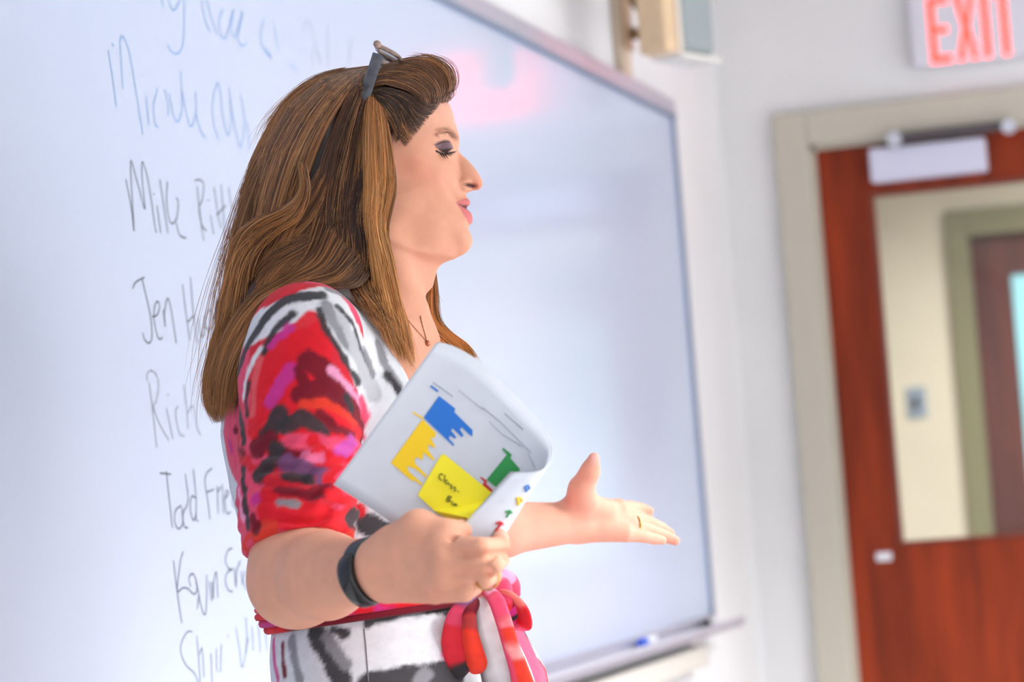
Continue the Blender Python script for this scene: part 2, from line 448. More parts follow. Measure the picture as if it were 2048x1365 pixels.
obox('lower_trim', .06, .21, -.003, .073, -.008, .004, mat('speaker_trim', (214, 212, 206), 0.5), .003)
kp = on_y(1252, 14, -.02)
bw = b0 + dn * .085 + du * .02; zz = on_y(1262, 12, -.12)[2]
V, F = tube_arrays([(cx_[0], -.034, zz), (cx_[0] + .01, -.1, zz), (bw[0], bw[1], zz)], .014, 10)
mesh_vf('bracket_arm', V, F, mat('bracket_brown', (150, 118, 88), 0.5), sp)

# ================================================================== THE PERSON
# local frame of the person: x = to her front in profile, y = away from the viewer's side, z = up; origin on the floor
XO = -0.17
ORG = np.array([CAM[0], CAM[1], 0.0]) + EY * D0 + EX * XO
def L2W(p):
    p = np.asarray(p, float)
    return ORG + p[..., 0:1] * EX + p[..., 1:2] * EY + p[..., 2:3] * np.array([0, 0, 1.0])
def Q(px, py, dy=0.0):
    """local point measured from the photograph at depth dy from her mid-plane"""
    d = raydir(px, py); t = (D0 + dy) / (d @ EY); p = CAM + d * t - ORG
    return np.array([p @ EX, p @ EY, p[2]])
def QL(pts): return np.array([Q(*p) for p in pts])
MROOT = Matrix(((EX[0], EY[0], 0, ORG[0]), (EX[1], EY[1], 0, ORG[1]), (0, 0, 1, 0), (0, 0, 0, 1)))

# ---- signed distance volumes and surface nets
class Vol:
    def __init__(s, lo, hi, h):
        s.lo = np.asarray(lo, np.float32); s.h = h
        s.n = np.ceil((np.asarray(hi) - s.lo) / h).astype(int) + 1
        s.F = np.full(s.n, 0.06, np.float32)
    def sub(s, lo, hi):
        a = np.clip(np.floor((np.asarray(lo) - s.lo) / s.h).astype(int), 0, s.n - 1)
        b = np.clip(np.ceil((np.asarray(hi) - s.lo) / s.h).astype(int) + 1, 1, s.n)
        sl = tuple(slice(a[i], b[i]) for i in range(3))
        g = [s.lo[i] + s.h * np.arange(a[i], b[i], dtype=np.float32) for i in range(3)]
        return sl, g[0][:, None, None], g[1][None, :, None], g[2][None, None, :]
    def op(s, fn, lo, hi, k=0.0, mode='u'):
        m = 0.02 + k
        sl, X, Y, Z = s.sub(np.asarray(lo) - m, np.asarray(hi) + m)
        d = fn(X, Y, Z).astype(np.float32); f = s.F[sl]
        if mode == 'u': s.F[sl] = smin(f, d, k)
        elif mode == 's': s.F[sl] = -smin(-f, d, k)
        elif mode == 'i': s.F[sl] = -smin(-f, -d, k)
    def cone(s, a, b, r1, r2, k=0.01, mode='u'):
        a = np.asarray(a, np.float32); b = np.asarray(b, np.float32); r = max(r1, r2)
        s.op(cone_fn(a, b, r1, r2), np.minimum(a, b) - r, np.maximum(a, b) + r, k, mode)
    def chain(s, pts, rad, k=0.006):
        for i in range(len(pts) - 1): s.cone(pts[i], pts[i + 1], rad[i], rad[i + 1], k)
    def ell(s, c, r, k=0.01, mode='u', R=None):
        c = np.asarray(c, np.float32); r = np.asarray(r, np.float32); R_ = np.eye(3) if R is None else np.asarray(R)
        def fn(X, Y, Z):
            x, y, z = X - c[0], Y - c[1], Z - c[2]
            u = [R_[i][0] * x + R_[i][1] * y + R_[i][2] * z for i in range(3)]
            k0 = np.sqrt((u[0] / r[0]) ** 2 + (u[1] / r[1]) ** 2 + (u[2] / r[2]) ** 2)
            k1 = np.sqrt((u[0] / r[0] ** 2) ** 2 + (u[1] / r[1] ** 2) ** 2 + (u[2] / r[2] ** 2) ** 2) + 1e-6
            return k0 * (k0 - 1) / k1
        s.op(fn, c - r.max(), c + r.max(), k, mode)
    def mesh(s, smooth=1):
        return nets(s.F, s.lo, s.h, smooth)
def smin(a, b, k):
    if k <= 0: return np.minimum(a, b)
    h = np.maximum(k - np.abs(a - b), 0) / k
    return np.minimum(a, b) - h * h * k * 0.25
def cone_fn(a, b, r1, r2):
    ba = b - a; L = float(ba @ ba) + 1e-12
    def fn(X, Y, Z):
        x, y, z = X - a[0], Y - a[1], Z - a[2]
        t = np.clip((x * ba[0] + y * ba[1] + z * ba[2]) / L, 0, 1)
        return np.sqrt((x - t * ba[0]) ** 2 + (y - t * ba[1]) ** 2 + (z - t * ba[2]) ** 2) - (r1 + (r2 - r1) * t)
    return fn
def nets(F, lo, h, smooth=1):
    ins = F < 0
    n = np.array(F.shape)
    c = sum(ins[i:n[0] - 1 + i, j:n[1] - 1 + j, k:n[2] - 1 + k].astype(np.int8) for i in (0, 1) for j in (0, 1) for k in (0, 1))
    cells = np.argwhere((c > 0) & (c < 8))
    idx = np.full(n - 1, -1, np.int32); idx[tuple(cells.T)] = np.arange(len(cells))
    acc = np.zeros((len(cells), 3)); cnt = np.zeros(len(cells))
    cor = [(i, j, k) for i in (0, 1) for j in (0, 1) for k in (0, 1)]
    val = {o: F[cells[:, 0] + o[0], cells[:, 1] + o[1], cells[:, 2] + o[2]].astype(float) for o in cor}
    for o in cor:
        for ax in range(3):
            if o[ax] == 0:
                p = list(o); p[ax] = 1; p = tuple(p)
                a, b = val[o], val[p]; m = (a < 0) != (b < 0)
                t = np.zeros_like(a); t[m] = a[m] / (a[m] - b[m])
                pos = np.tile(np.array(o, float), (len(a), 1)); pos[:, ax] += t
                acc[m] += pos[m]; cnt[m] += 1
    V = (cells + acc / cnt[:, None]) * h + np.asarray(lo, float)
    Fs = []
    for ax in range(3):
        a = [slice(None)] * 3; b = [slice(None)] * 3
        a[ax] = slice(0, n[ax] - 1); b[ax] = slice(1, n[ax])
        ch = ins[tuple(a)] != ins[tuple(b)]
        e = np.argwhere(ch); flip = ins[tuple(a)][tuple(e.T)]
        o1, o2 = [x for x in range(3) if x != ax]
        ok = (e[:, o1] > 0) & (e[:, o2] > 0) & (e[:, o1] < n[o1] - 1) & (e[:, o2] < n[o2] - 1)
        e = e[ok]; flip = flip[ok]
        def cell(d1, d2):
            q = e.copy(); q[:, o1] += d1; q[:, o2] += d2; return idx[tuple(q.T)]
        q = np.stack([cell(-1, -1), cell(0, -1), cell(0, 0), cell(-1, 0)], 1)
        if ax == 1: flip = ~flip
        q[~flip] = q[~flip][:, ::-1]
        Fs.append(q)
    Fq = np.concatenate(Fs)
    Fq = Fq[(Fq >= 0).all(1)]
    for it in range(smooth):
        for lam in (0.5, -0.52):
            s_ = np.zeros_like(V); w = np.zeros(len(V))
            for i in range(4):
                a, b = Fq[:, i], Fq[:, (i + 1) % 4]
                np.add.at(s_, a, V[b]); np.add.at(w, a, 1); np.add.at(s_, b, V[a]); np.add.at(w, b, 1)
            V = V + lam * (s_ / np.maximum(w, 1)[:, None] - V)
    return V, Fq
def np_mesh(name, V, F, material, parent=None, col=None, smooth=True):
    me = bpy.data.meshes.new(name)
    V = np.ascontiguousarray(V, np.float32); F = np.ascontiguousarray(F, np.int32)
    me.vertices.add(len(V)); me.vertices.foreach_set('co', V.ravel())
    k = F.shape[1]
    me.loops.add(F.size); me.loops.foreach_set('vertex_index', F.ravel())
    me.polygons.add(len(F)); me.polygons.foreach_set('loop_start', np.arange(0, F.size, k, dtype=np.int32))
    if smooth: me.polygons.foreach_set('use_smooth', np.ones(len(F), bool))
    me.update(calc_edges=True); me.validate()
    if col is not None:
        a = me.color_attributes.new('Col', 'FLOAT_COLOR', 'POINT')
        c = np.ones((len(V), 4), np.float32); c[:, :3] = col
        a.data.foreach_set('color', c.ravel())
    return link(name, me, material, parent)
def mixc(col, target, w):
    t = np.array(lin(target)); w = np.clip(w, 0, 1)[:, None]
    return col * (1 - w) + t * w
def sstep(e0, e1, x):
    t = np.clip((x - e0) / (e1 - e0), 0, 1); return t * t * (3 - 2 * t)
def vnoise(P, scale, seed=0):
    """cheap smooth value noise on points (n,3) in [-1,1]"""
    P = np.asarray(P) * scale; i = np.floor(P).astype(np.int64); f = P - i; f = f * f * (3 - 2 * f)
    def hsh(a, b, c):
        n = (a * 73856093) ^ (b * 19349663) ^ (c * 83492791) ^ (seed * 2654435761)
        n = (n ^ (n >> 13)) * 1274126177; n = n & 0xffffffff
        return ((n ^ (n >> 16)) & 0xffff) / 32767.5 - 1
    out = 0
    for dx in (0, 1):
        for dy in (0, 1):
            for dz in (0, 1):
                w = (f[:, 0] if dx else 1 - f[:, 0]) * (f[:, 1] if dy else 1 - f[:, 1]) * (f[:, 2] if dz else 1 - f[:, 2])
                out = out + w * hsh(i[:, 0] + dx, i[:, 1] + dy, i[:, 2] + dz)
    return out

# ---- 2D helpers in the profile plane (x,z)
def poly_sd(X, Z, poly):
    """signed distance to polygon, negative inside (2D arrays)"""
    d = np.full(np.broadcast(X, Z).shape, 1e9); ins = np.zeros(d.shape, bool); n = len(poly)
    for i in range(n):
        a = poly[i]; b = poly[(i + 1) % n]; e = b - a
        wx, wz = X - a[0], Z - a[1]
        t = np.clip((wx * e[0] + wz * e[1]) / (e @ e + 1e-12), 0, 1)
        d = np.minimum(d, (wx - e[0] * t) ** 2 + (wz - e[1] * t) ** 2)
        c = (a[1] <= Z) != (b[1] <= Z)
        with np.errstate(divide='ignore', invalid='ignore'):
            xi = a[0] + (Z - a[1]) / (b[1] - a[1]) * e[0]
        ins ^= c & (X < xi)
    return np.where(ins, -1, 1) * np.sqrt(d)
def P2(pts): 
    q = QL([(a, b, 0) for a, b in pts]); return q[:, [0, 2]]
def spl2(pts, n): return smooth_path(pts, n)

# ---------------------------------------------------------------- head relief W(x,z): half width of the head over its profile
HH = 0.0011
hx0, hz0 = Q(520, 560)[0], Q(700, 600)[2]
hx1, hz1 = Q(985, 300)[0], Q(700, 95)[2]
gx = np.arange(hx0, hx1, HH); gz = np.arange(hz0, hz1, HH)
GX, GZ = np.meshgrid(gx, gz, indexing='ij')
front_px = [(700, 139), (770, 143), (830, 158), (868, 177), (893, 200), (903, 220), (909, 242), (915, 262), (918.5, 276), (919, 290), (917, 304), (918, 325), (922, 345), (926, 365),
            (930, 383), (931.5, 390), (935, 396), (939.5, 402), (941, 407), (936, 413), (935, 419), (941, 425), (945, 434), (945, 444), (938, 452), (936, 457), (939, 464), (943, 474), (944.5, 484), (941, 496), (932, 506), (917, 514)]
fr = spl2(P2(front_px), 400)
bot_px = [(917, 514), (900, 519), (872, 521), (840, 514), (806, 502), (778, 490), (752, 486), (725, 498), (690, 505), (650, 500), (612, 470)]
back_px = [(612, 470), (583, 430), (566, 380), (560, 320), (570, 262), (597, 208), (640, 168), (700, 139)]
bo = spl2(P2(bot_px), 120); bk = spl2(P2(back_px), 120)
head_poly = np.vstack([fr[::2], bo[1::2], bk[1:-1:2]])
zf, xf = fr[:, 1][::-1], fr[:, 0][::-1]          # front x as a function of height
o_ = np.argsort(zf); xfront = np.interp(GZ, zf[o_], xf[o_])
zb_, xb_ = bk[:, 1], bk[:, 0]; o_ = np.argsort(zb_); xback = np.interp(GZ, zb_[o_], xb_[o_])
S_in = -poly_sd(GX, GZ, head_poly)
def idw(ctrl, p=2.5):
    num = 0; den = 0
    for px, py, v in ctrl:
        q = Q(px, py); w = 1.0 / ((GX - q[0]) ** 2 + (GZ - q[2]) ** 2 + 1e-5) ** (p / 2); num = num + w * v; den = den + w
    return num / den
WM = idw([(720, 280, .075), (640, 300, .070), (800, 220, .069), (850, 230, .066), (890, 230, .060), (830, 330, .0655), (780, 340, .067), (880, 350, .059), (800, 430, .0575),
          (760, 455, .054), (860, 440, .051), (910, 485, .042), (905, 420, .050), (700, 200, .066), (840, 480, .050), (700, 440, .052)])
LF = idw([(900, 230, .095), (900, 290, .085), (900, 350, .085), (915, 410, .100), (915, 440, .105), (920, 480, .070), (800, 300, .09), (800, 450, .10)])
def gell(t): 
    t = np.clip(t, 0, 1); return np.sqrt(np.maximum(1 - (1 - t) ** 2, 0))
bop = bo
d_bot = np.full(GX.shape, 1e9)
for i in range(0, len(bop) - 1, 3):
    a = bop[i]; b = bop[min(i + 3, len(bop) - 1)]; e = b - a
    t = np.clip(((GX - a[0]) * e[0] + (GZ - a[1]) * e[1]) / (e @ e), 0, 1)
    d_bot = np.minimum(d_bot, np.hypot(GX - a[0] - t * e[0], GZ - a[1] - t * e[1]))
d_top = np.maximum(Q(740, 139)[2] - GZ, 0)
xs_ = np.interp(gz, zf[np.argsort(zf)], xf[np.argsort(zf)])
kk = int(.030 / HH); ker = np.hanning(2 * kk + 1); ker /= ker.sum()
xsm = np.convolve(np.pad(xs_, kk, mode='edge'), ker, mode='valid')[None, :]
sf_ = xfront - GX
bl_ = np.exp(-np.maximum(sf_, 0) / .010)
sf_ = sf_ * bl_ + np.maximum(xsm - GX, 0) * (1 - bl_)
Wb = WM * gell(sf_ / LF) * gell((GX - xback) / .085) * gell(d_bot / .042) ** 0.9 * gell(d_top / .07)
Wb = np.where(S_in > 0, Wb, -0.004 + S_in * 1.5)
def gauss(px, py, sx, sy, ang=0.0):
    q = Q(px, py); s_ = 1850.0
    x, z = (GX - q[0]) * s_, (GZ - q[2]) * s_
    c, s2 = math.cos(ang), math.sin(ang)
    u, v = c * x + s2 * z, -s2 * x + c * z
    return np.exp(-(u / sx) ** 2 / 2 - (v / sy) ** 2 / 2)
# cheek, brow, orbit
Wb = Wb + .0040 * gauss(862, 352, 26, 20) + .003 * gauss(896, 272, 16, 8, .3) - .0070 * gauss(902, 298, 13, 12) - .002 * gauss(885, 318, 16, 7, -.4)
Wb = Wb - .0035 * gauss(906, 392, 5, 16, .5) + .002 * gauss(893, 398, 10, 20, .4) - .003 * gauss(925, 394, 8, 6) + .0025 * gauss(930, 482, 12, 12)
# nose
nose_px = [(900, 290), (917, 300), (922, 308), (935, 319), (947.5, 333), (957, 346), (963, 357), (966, 366), (964.5, 375), (957, 381), (944, 383), (934, 386), (920, 388), (895, 386), (885, 340)]
nose_poly = spl2(P2(nose_px + nose_px[:1]), 160)[:-1]
Sn = -poly_sd(GX, GZ, nose_poly)
def zrow(pts):
    p = np.array([(Q(925, py)[2], v) for py, v in pts]); p = p[np.argsort(p[:, 0])]
    return np.interp(GZ, p[:, 0], p[:, 1])
wn = zrow([(285, .0075), (305, .0078), (325, .0095), (345, .0115), (360, .0125), (378, .0130), (390, .0125)])
Wn = np.where(Sn > 0, wn * gell(Sn / (wn * 1.15)), -0.004 - np.minimum(-Sn, .03))
al = np.clip(1 - ((GX - Q(929, 371)[0]) / .0088) ** 2 - ((GZ - Q(929, 371)[2]) / .0076) ** 2, -1, 1)
Wal = np.where(al > 0, .0085 + .0105 * np.sqrt(np.maximum(al, 0)), -.005)
def smax2(a, b, k): 
    h = np.maximum(k - np.abs(a - b), 0) / k; return np.maximum(a, b) + h * h * k * .25
W = smax2(Wb, smax2(Wn, Wal, .003), .0035)
W = W - .0022 * gauss(914, 366, 2.6, 7, .0) - .0018 * gauss(917, 380, 4, 3, -.6)
nost = gauss(942, 373.5, 10, 3.5, -.12)
W = W - .0075 * np.clip(nost * 1.3, 0, 1)
# eyeball behind a lowered lid
qe = Q(887, 305); re = .0123
de = re ** 2 - (GX - qe[0]) ** 2 - (GZ - qe[2]) ** 2
We = np.where(de > 0, .0245 + np.sqrt(np.maximum(de, 0)), -.01)
W = smax2(W, We, .004)
W = W - .0016 * gauss(893, 285, 14, 1.6, -.18)             # lid crease
W = W - .0012 * gauss(895, 313, 13, 1.8, .45)
# lips
up_ = [(912, 409.5), (921, 405), (931, 399.5), (938, 398.5), (943, 404), (942, 410), (936, 412), (924, 411.5)]
lo_ = [(914, 412), (926, 418), (936, 421), (942, 425), (947, 436), (945, 446), (939, 449), (931, 437), (921, 421)]
up_p, lo_p = P2(up_), P2(lo_)
Su, Sl = -poly_sd(GX, GZ, up_p), -poly_sd(GX, GZ, lo_p)
W = W + .0014 * np.sqrt(np.clip(Su / .005, 0, 1)) + .0020 * np.sqrt(np.clip(Sl / .006, 0, 1))
mouth = P2([(912, 410), (925, 412.5), (940, 411), (941, 421), (928, 419.5), (918, 414)])
Sm = -poly_sd(GX, GZ, mouth)
W = W - .006 * sstep(-.0006, .0016, Sm)
# smooth the relief a little
for _ in range(3):
    W[1:-1, 1:-1] = (W[1:-1, 1:-1] * 4 + W[2:, 1:-1] + W[:-2, 1:-1] + W[1:-1, 2:] + W[1:-1, :-2]) / 8
Gd = np.hypot(*np.gradient(W, HH)); Gd = np.sqrt(1 + np.minimum(Gd, 6) ** 2)
def bil(A, x, z):
    i = np.clip((x - gx[0]) / HH, 0, len(gx) - 2); j = np.clip((z - gz[0]) / HH, 0, len(gz) - 2)
    i0, j0 = i.astype(int), j.astype(int); u, v = i - i0, j - j0
    return A[i0, j0] * (1 - u) * (1 - v) + A[i0 + 1, j0] * u * (1 - v) + A[i0, j0 + 1] * (1 - u) * v + A[i0 + 1, j0 + 1] * u * v

# ---- torso: stack of ellipses, turned 28 degrees towards the viewer
TY = math.radians(28)
FC = np.array([math.cos(TY), -math.sin(TY), 0]); SC = np.array([math.sin(TY), math.cos(TY), 0])   # facing, towards her left shoulder
tor = []   # (z, cx, cy, a, b)
for py, cx, cy, a, b in [(575, 735, .0, .022, .022), (600, 728, .0, .070, .050), (620, 718, .0, .100, .064), (645, 704, .0, .125, .075), (690, 694, -.005, .148, .090), (760, 705, -.005, .160, .108),
                         (850, 707, -.005, .162, .121), (960, 713, -.005, .153, .122), (1080, 732, -.005, .143, .116), (1180, 760, -.005, .141, .114), (1235, 785, -.005, .146, .117),
                         (1300, 802, -.005, .163, .124), (1365, 822, -.005, .176, .130)]:
    p = Q(cx, py, cy); tor.append((p[2], p[0], p[1], a, b))
p = tor[-1]
tor += [(p[0] - .12, p[1] + .0, p[2], .188, .142), (p[0] - .35, p[1] + .005, p[2], .19, .16), (0.46, p[1] + .0, p[2], .20, .18)]
tor = np.array(tor)[::-1]
def torso_fn(off):
    def fn(X, Y, Z):
        z = Z.ravel(); r = [np.interp(z, tor[:, 0], tor[:, i])[None, None, :] for i in range(1, 5)]
        x, y = X - r[0], Y - r[1]
        u = x * FC[0] + y * FC[1]; v = x * SC[0] + y * SC[1]
        a, b = r[2] + off, r[3] + off
        k0 = np.sqrt((u / b) ** 2 + (v / a) ** 2); k1 = np.sqrt((u / b ** 2) ** 2 + (v / a ** 2) ** 2) + 1e-6
        d = k0 * (k0 - 1) / k1
        return np.maximum(d, np.maximum(tor[0, 0] - Z, Z - tor[-1, 0]))
    return fn
def tor_at(z):
    r = [np.interp(z, tor[:, 0], tor[:, i]) for i in range(1, 5)]
    return np.array([r[0], r[1], z]), r[2], r[3]
zc_, a_, b_t = tor_at(Q(700, 840)[2])
bust = [zc_ + FC * .075 + SC * s_ * .072 for s_ in (-1, 1)]
# joints
SHR = Q(604, 700, -.150); ELR = Q(592, 1160, -.215); WRR = Q(757, 1138, -.395)
SHL = Q(792, 720, .150); ELL = Q(890, 1068, .13); WRL = Q(1147, 1046, .235)
NB, NT = Q(742, 650, .0), Q(752, 430, 0)

# ---------------------------------------------------------------- head and neck
vh = Vol((hx0 - .004, -.135, Q(700, 800)[2]), (hx1 + .004, .135, hz1), .0016)
sl, X, Y, Z = vh.sub(vh.lo, vh.lo + (vh.n - 1) * vh.h)
xx, zz_ = np.broadcast_arrays(X[:, 0, :], Z[:, 0, :])
Wi = bil(W, xx, zz_); Gi = bil(Gd, xx, zz_)
Wi = np.where(zz_ < hz0 + .002, -.3, Wi); Gi = np.where(zz_ < hz0 + .002, 1.5, Gi)
vh.F[:] = np.minimum((np.abs(Y) - Wi[:, None, :]) / Gi[:, None, :], .06)
nk = [Q(735, 480), Q(733, 540), Q(738, 600), Q(742, 680)]
def neck_fn(X, Y, Z):
    z = Z.ravel()
    zs = np.array([Q(0 + 700, py)[2] for py in (700, 640, 600, 560, 520, 440)])
    fx = np.array([Q(857, 700)[0], Q(843, 640)[0], Q(841, 605)[0], Q(850, 566)[0], Q(868, 530)[0], Q(850, 440)[0]])
    bx = np.array([Q(600, 700)[0], Q(622, 640)[0], Q(632, 600)[0], Q(635, 560)[0], Q(635, 520)[0], Q(630, 440)[0]])
    hw = np.array([.075, .061, .056, .055, .055, .053])
    f = np.interp(z, zs, fx)[None, None, :]; b = np.interp(z, zs, bx)[None, None, :]; w = np.interp(z, zs, hw)[None, None, :]
    c = (f + b) / 2; r = (f - b) / 2
    k0 = np.sqrt(((X - c) / r) ** 2 + (Y / w) ** 2); k1 = np.sqrt(((X - c) / r ** 2) ** 2 + (Y / w ** 2) ** 2) + 1e-6
    return np.maximum(k0 * (k0 - 1) / k1, Z - zs[-1])
vh.op(neck_fn, (hx0, -.1, vh.lo[2]), (hx1, .1, Q(700, 440)[2]), .04)
# throat muscle and collar bones, upper chest
vh.cone(Q(770, 470, -.055), Q(838, 668, -.012), .012, .008, .02)
vh.op(torso_fn(-.012), (hx0, -.13, vh.lo[2]), (hx1, .13, Q(700, 590)[2]), .05)
vh.cone(Q(846, 676, -.015), Q(770, 640, -.10), .008, .008, .014)
jm = sstep(Q(800, 440)[2], Q(800, 480)[2], Z) * sstep(Q(905, 500)[0], Q(880, 500)[0], X) + 0 * Y
for _ in range(14):
    A = vh.F; Bm = A.copy()
    Bm[1:-1, 1:-1, 1:-1] = (A[2:, 1:-1, 1:-1] + A[:-2, 1:-1, 1:-1] + A[1:-1, 2:, 1:-1] + A[1:-1, :-2, 1:-1] + A[1:-1, 1:-1, 2:] + A[1:-1, 1:-1, :-2]) / 6
    vh.F = A + (Bm - A) * jm.astype(np.float32)
Vh, Fh = vh.mesh(1)
SK = lin((220, 160, 132))
def px_of(V):
    """photo-frame coordinates of local points (used to place make-up and print by measurement)"""
    d = L2W(V) - CAM; zc = d @ _F
    return np.stack([1024 + FPX * (d @ RX) / zc, 682.5 - FPX * (d @ UX) / zc], 1)
ch = np.tile(np.array(SK), (len(Vh), 1))
x_, z_ = Vh[:, 0], Vh[:, 2]
def gv(px, py, sx, sy, ang=0.0):
    q = Q(px, py); x, z = (x_ - q[0]) * 1850, (z_ - q[2]) * 1850
    c, s2 = math.cos(ang), math.sin(ang); u, v = c * x + s2 * z, -s2 * x + c * z
    return np.exp(-(u / sx) ** 2 / 2 - (v / sy) ** 2 / 2)
ch = mixc(ch, (232, 180, 158), .5 * sstep(Q(700, 330)[2], Q(700, 230)[2], z_))
ch = mixc(ch, (214, 130, 104), .42 * gv(832, 352, 34, 20, -.5))              # blush
ch = mixc(ch, (222, 130, 112), .5 * gv(958, 372, 9, 9))
sdu = poly_sd(x_, z_, up_p); sdl = poly_sd(x_, z_, lo_p); sdm = poly_sd(x_, z_, mouth)
ch = mixc(ch, (200, 104, 110), .9 * sstep(.0010, -.0006, sdu)); ch = mixc(ch, (206, 108, 114), .9 * sstep(.0010, -.0006, sdl))
ch = mixc(ch, (96, 26, 30), .95 * sstep(.0006, -.0010, sdm))
ch = mixc(ch, (70, 20, 20), np.clip(1.5 * gv(941, 373, 10, 3.6, -.12) - .3, 0, 1))  # shade of the nostril hole painted in dark red
lid = P2([(870, 300), (879, 293), (891, 288), (900, 288), (905, 296), (909, 303), (900, 307), (891, 312), (880, 307)])
ch = mixc(ch, (112, 92, 104), .92 * sstep(.0012, -.0012, poly_sd(x_, z_, lid)))
slit = P2([(874, 304), (886, 308), (897, 306), (907, 304), (900, 311), (894, 317), (885, 313)])
ch = mixc(ch, (34, 26, 28), .95 * sstep(.0010, -.0006, poly_sd(x_, z_, slit)))
brow = P2([(873, 270), (882, 265), (898, 262), (909, 267), (916, 276), (913, 286), (904, 276), (890, 270), (876, 273)])
ch = mixc(ch, (164, 112, 86), .55 * sstep(.0020, -.0015, poly_sd(x_, z_, brow)))
ch = mixc(ch, (116, 72, 54), .65 * gv(909, 277, 7, 5, -.6))
scalp = P2([(893, 150), (897, 186), (888, 200), (850, 209), (822, 228), (808, 252), (800, 276), (780, 300), (740, 320), (540, 480), (500, 200), (700, 100)])
sc_w = sstep(.009, -.004, poly_sd(x_, z_, scalp) + .0025 * vnoise(Vh, 260))
ch = mixc(ch, (74, 50, 40), .95 * sc_w)
ch *= (1 + .03 * vnoise(Vh, 140))[:, None]

# ---------------------------------------------------------------- arms and hands
va = Vol(np.min([SHR, ELR, WRR], 0) - (.09, .12, .09), np.array([Q(1040, 1000, -.5)[0], .02, SHR[2] + .08]), .0021)
va.cone(SHR, ELR, .048, .043, .01)
mid = ELR * .62 + WRR * .38
va.cone(ELR, mid, .0425, .0405, .03); va.cone(mid, WRR, .0405, .0245, .016)
va.cone(WRR, Q(800, 1124, -.41), .0245, .021, .012)
# palm rays
wb1, wb2 = Q(775, 1102, -.405), Q(778, 1166, -.40)
mcp = [Q(884, 1092, -.456), Q(894, 1124, -.464), Q(889, 1156, -.458), Q(870, 1186, -.446)]
for i, m_ in enumerate(mcp):
    s_ = wb1 * (1 - i / 3) + wb2 * (i / 3)
    va.cone(s_, m_, .0185, .0125 - .0006 * i, .012)
# thumb
th = [Q(795, 1092, -.415), Q(838, 1060, -.440), Q(893, 1068, -.452), Q(936, 1060, -.430)]
va.chain(th, [.021, .0170, .0115, .0100], .010)
va.cone(Q(846, 1078, -.435), Q(876, 1094, -.445), .012, .009, .010)
fing = [([mcp[0], Q(962, 1097, -.482), Q(1001, 1094, -.456), Q(1000, 1076, -.430)], [.0118, .0098, .0088, .0080]),
        ([mcp[1], Q(985, 1128, -.486), Q(1001, 1126, -.448), Q(960, 1124, -.420)], [.0115, .0098, .0088, .0080]),
        ([mcp[2], Q(968, 1158, -.476), Q(985, 1152, -.440), Q(940, 1146, -.412)], [.0112, .0094, .0084, .0078]),
        ([mcp[3], Q(930, 1186, -.460), Q(948, 1176, -.430), Q(912, 1166, -.406)], [.0102, .0086, .0078, .0072])]
for p_, r_ in fing: va.chain(p_, r_, .0016)
for i in range(3):                                     # valleys between the fingers
    a1, a2 = (fing[i][0][0] + fing[i + 1][0][0]) / 2, (fing[i][0][1] + fing[i + 1][0][1]) / 2
    a3 = (fing[i][0][2] + fing[i + 1][0][2]) / 2
    f_ = np.array([.0, -.0105, .0])
    va.cone(a1 * .6 + a2 * .4 + f_, a2 + f_, .0022, .0042, .004, 's'); va.cone(a2 + f_, a3 + np.array([.009, -.004, 0]), .0042, .0042, .004, 's')
va.cone(Q(872, 1079, -.469), Q(908, 1081, -.470), .0022, .0040, .004, 's')
sl, X, Y, Z = va.sub(va.lo, va.lo + (va.n - 1) * va.h)
jm = (sstep(Q(730, 1140, -.38)[0], Q(700, 1140, -.36)[0], X) + 0 * Y + 0 * Z).astype(np.float32)
for _ in range(10):
    A = va.F; Bm = A.copy()
    Bm[1:-1, 1:-1, 1:-1] = (A[2:, 1:-1, 1:-1] + A[:-2, 1:-1, 1:-1] + A[1:-1, 2:, 1:-1] + A[1:-1, :-2, 1:-1] + A[1:-1, 1:-1, 2:] + A[1:-1, 1:-1, :-2]) / 6
    va.F = A + (Bm - A) * jm
for m_ in mcp[:3]: va.ell(m_ + np.array([-.002, -.0085, .001]), (.009, .006, .008), .010)
Va, Fa = va.mesh(1)
vl = Vol(np.min([SHL, ELL, WRL], 0) - .07, np.array([Q(1375, 900, .3)[0], .40, SHL[2] + .07]), .0021)
vl.cone(SHL, ELL, .046, .040, .01); midl = ELL * .6 + WRL * .4
vl.cone(ELL, midl, .036, .0315, .02); vl.cone(midl, WRL, .0315, .0235, .016)
mcl = [Q(1236, 1018, .262), Q(1256, 1036, .272), Q(1262, 1052, .262), Q(1250, 1068, .245)]
for i, m_ in enumerate(mcl):
    vl.cone(Q(1158, 1030 + 9 * i, .238), m_, .0165, .0120 - .0006 * i, .010)
vl.chain([Q(1150, 1028, .225), Q(1163, 978, .200), Q(1180, 944, .190), Q(1188, 917, .185)], [.0190, .0130, .0094, .0066], .012)
vl.cone(Q(1178, 1006, .215), Q(1212, 1018, .24), .012, .010, .014)
for p_, r_ in [([mcl[0], Q(1262, 1016, .290), Q(1282, 1019, .302), Q(1298, 1023, .306)], [.0108, .0082, .0075, .0060]),
               ([mcl[1], Q(1296, 1046, .305), Q(1322, 1058, .318), Q(1340, 1068, .322)], [.0108, .0084, .0076, .0060]),
               ([mcl[2], Q(1302, 1062, .285), Q(1332, 1074, .297), Q(1350, 1082, .300)], [.0106, .0084, .0076, .0060]),
               ([mcl[3], Q(1286, 1073, .258), Q(1308, 1078, .268), Q(1324, 1081, .272)], [.0098, .0076, .0068, .0056])]:
    vl.chain(p_, r_, .0022)
Vl, Fl = vl.mesh(1)
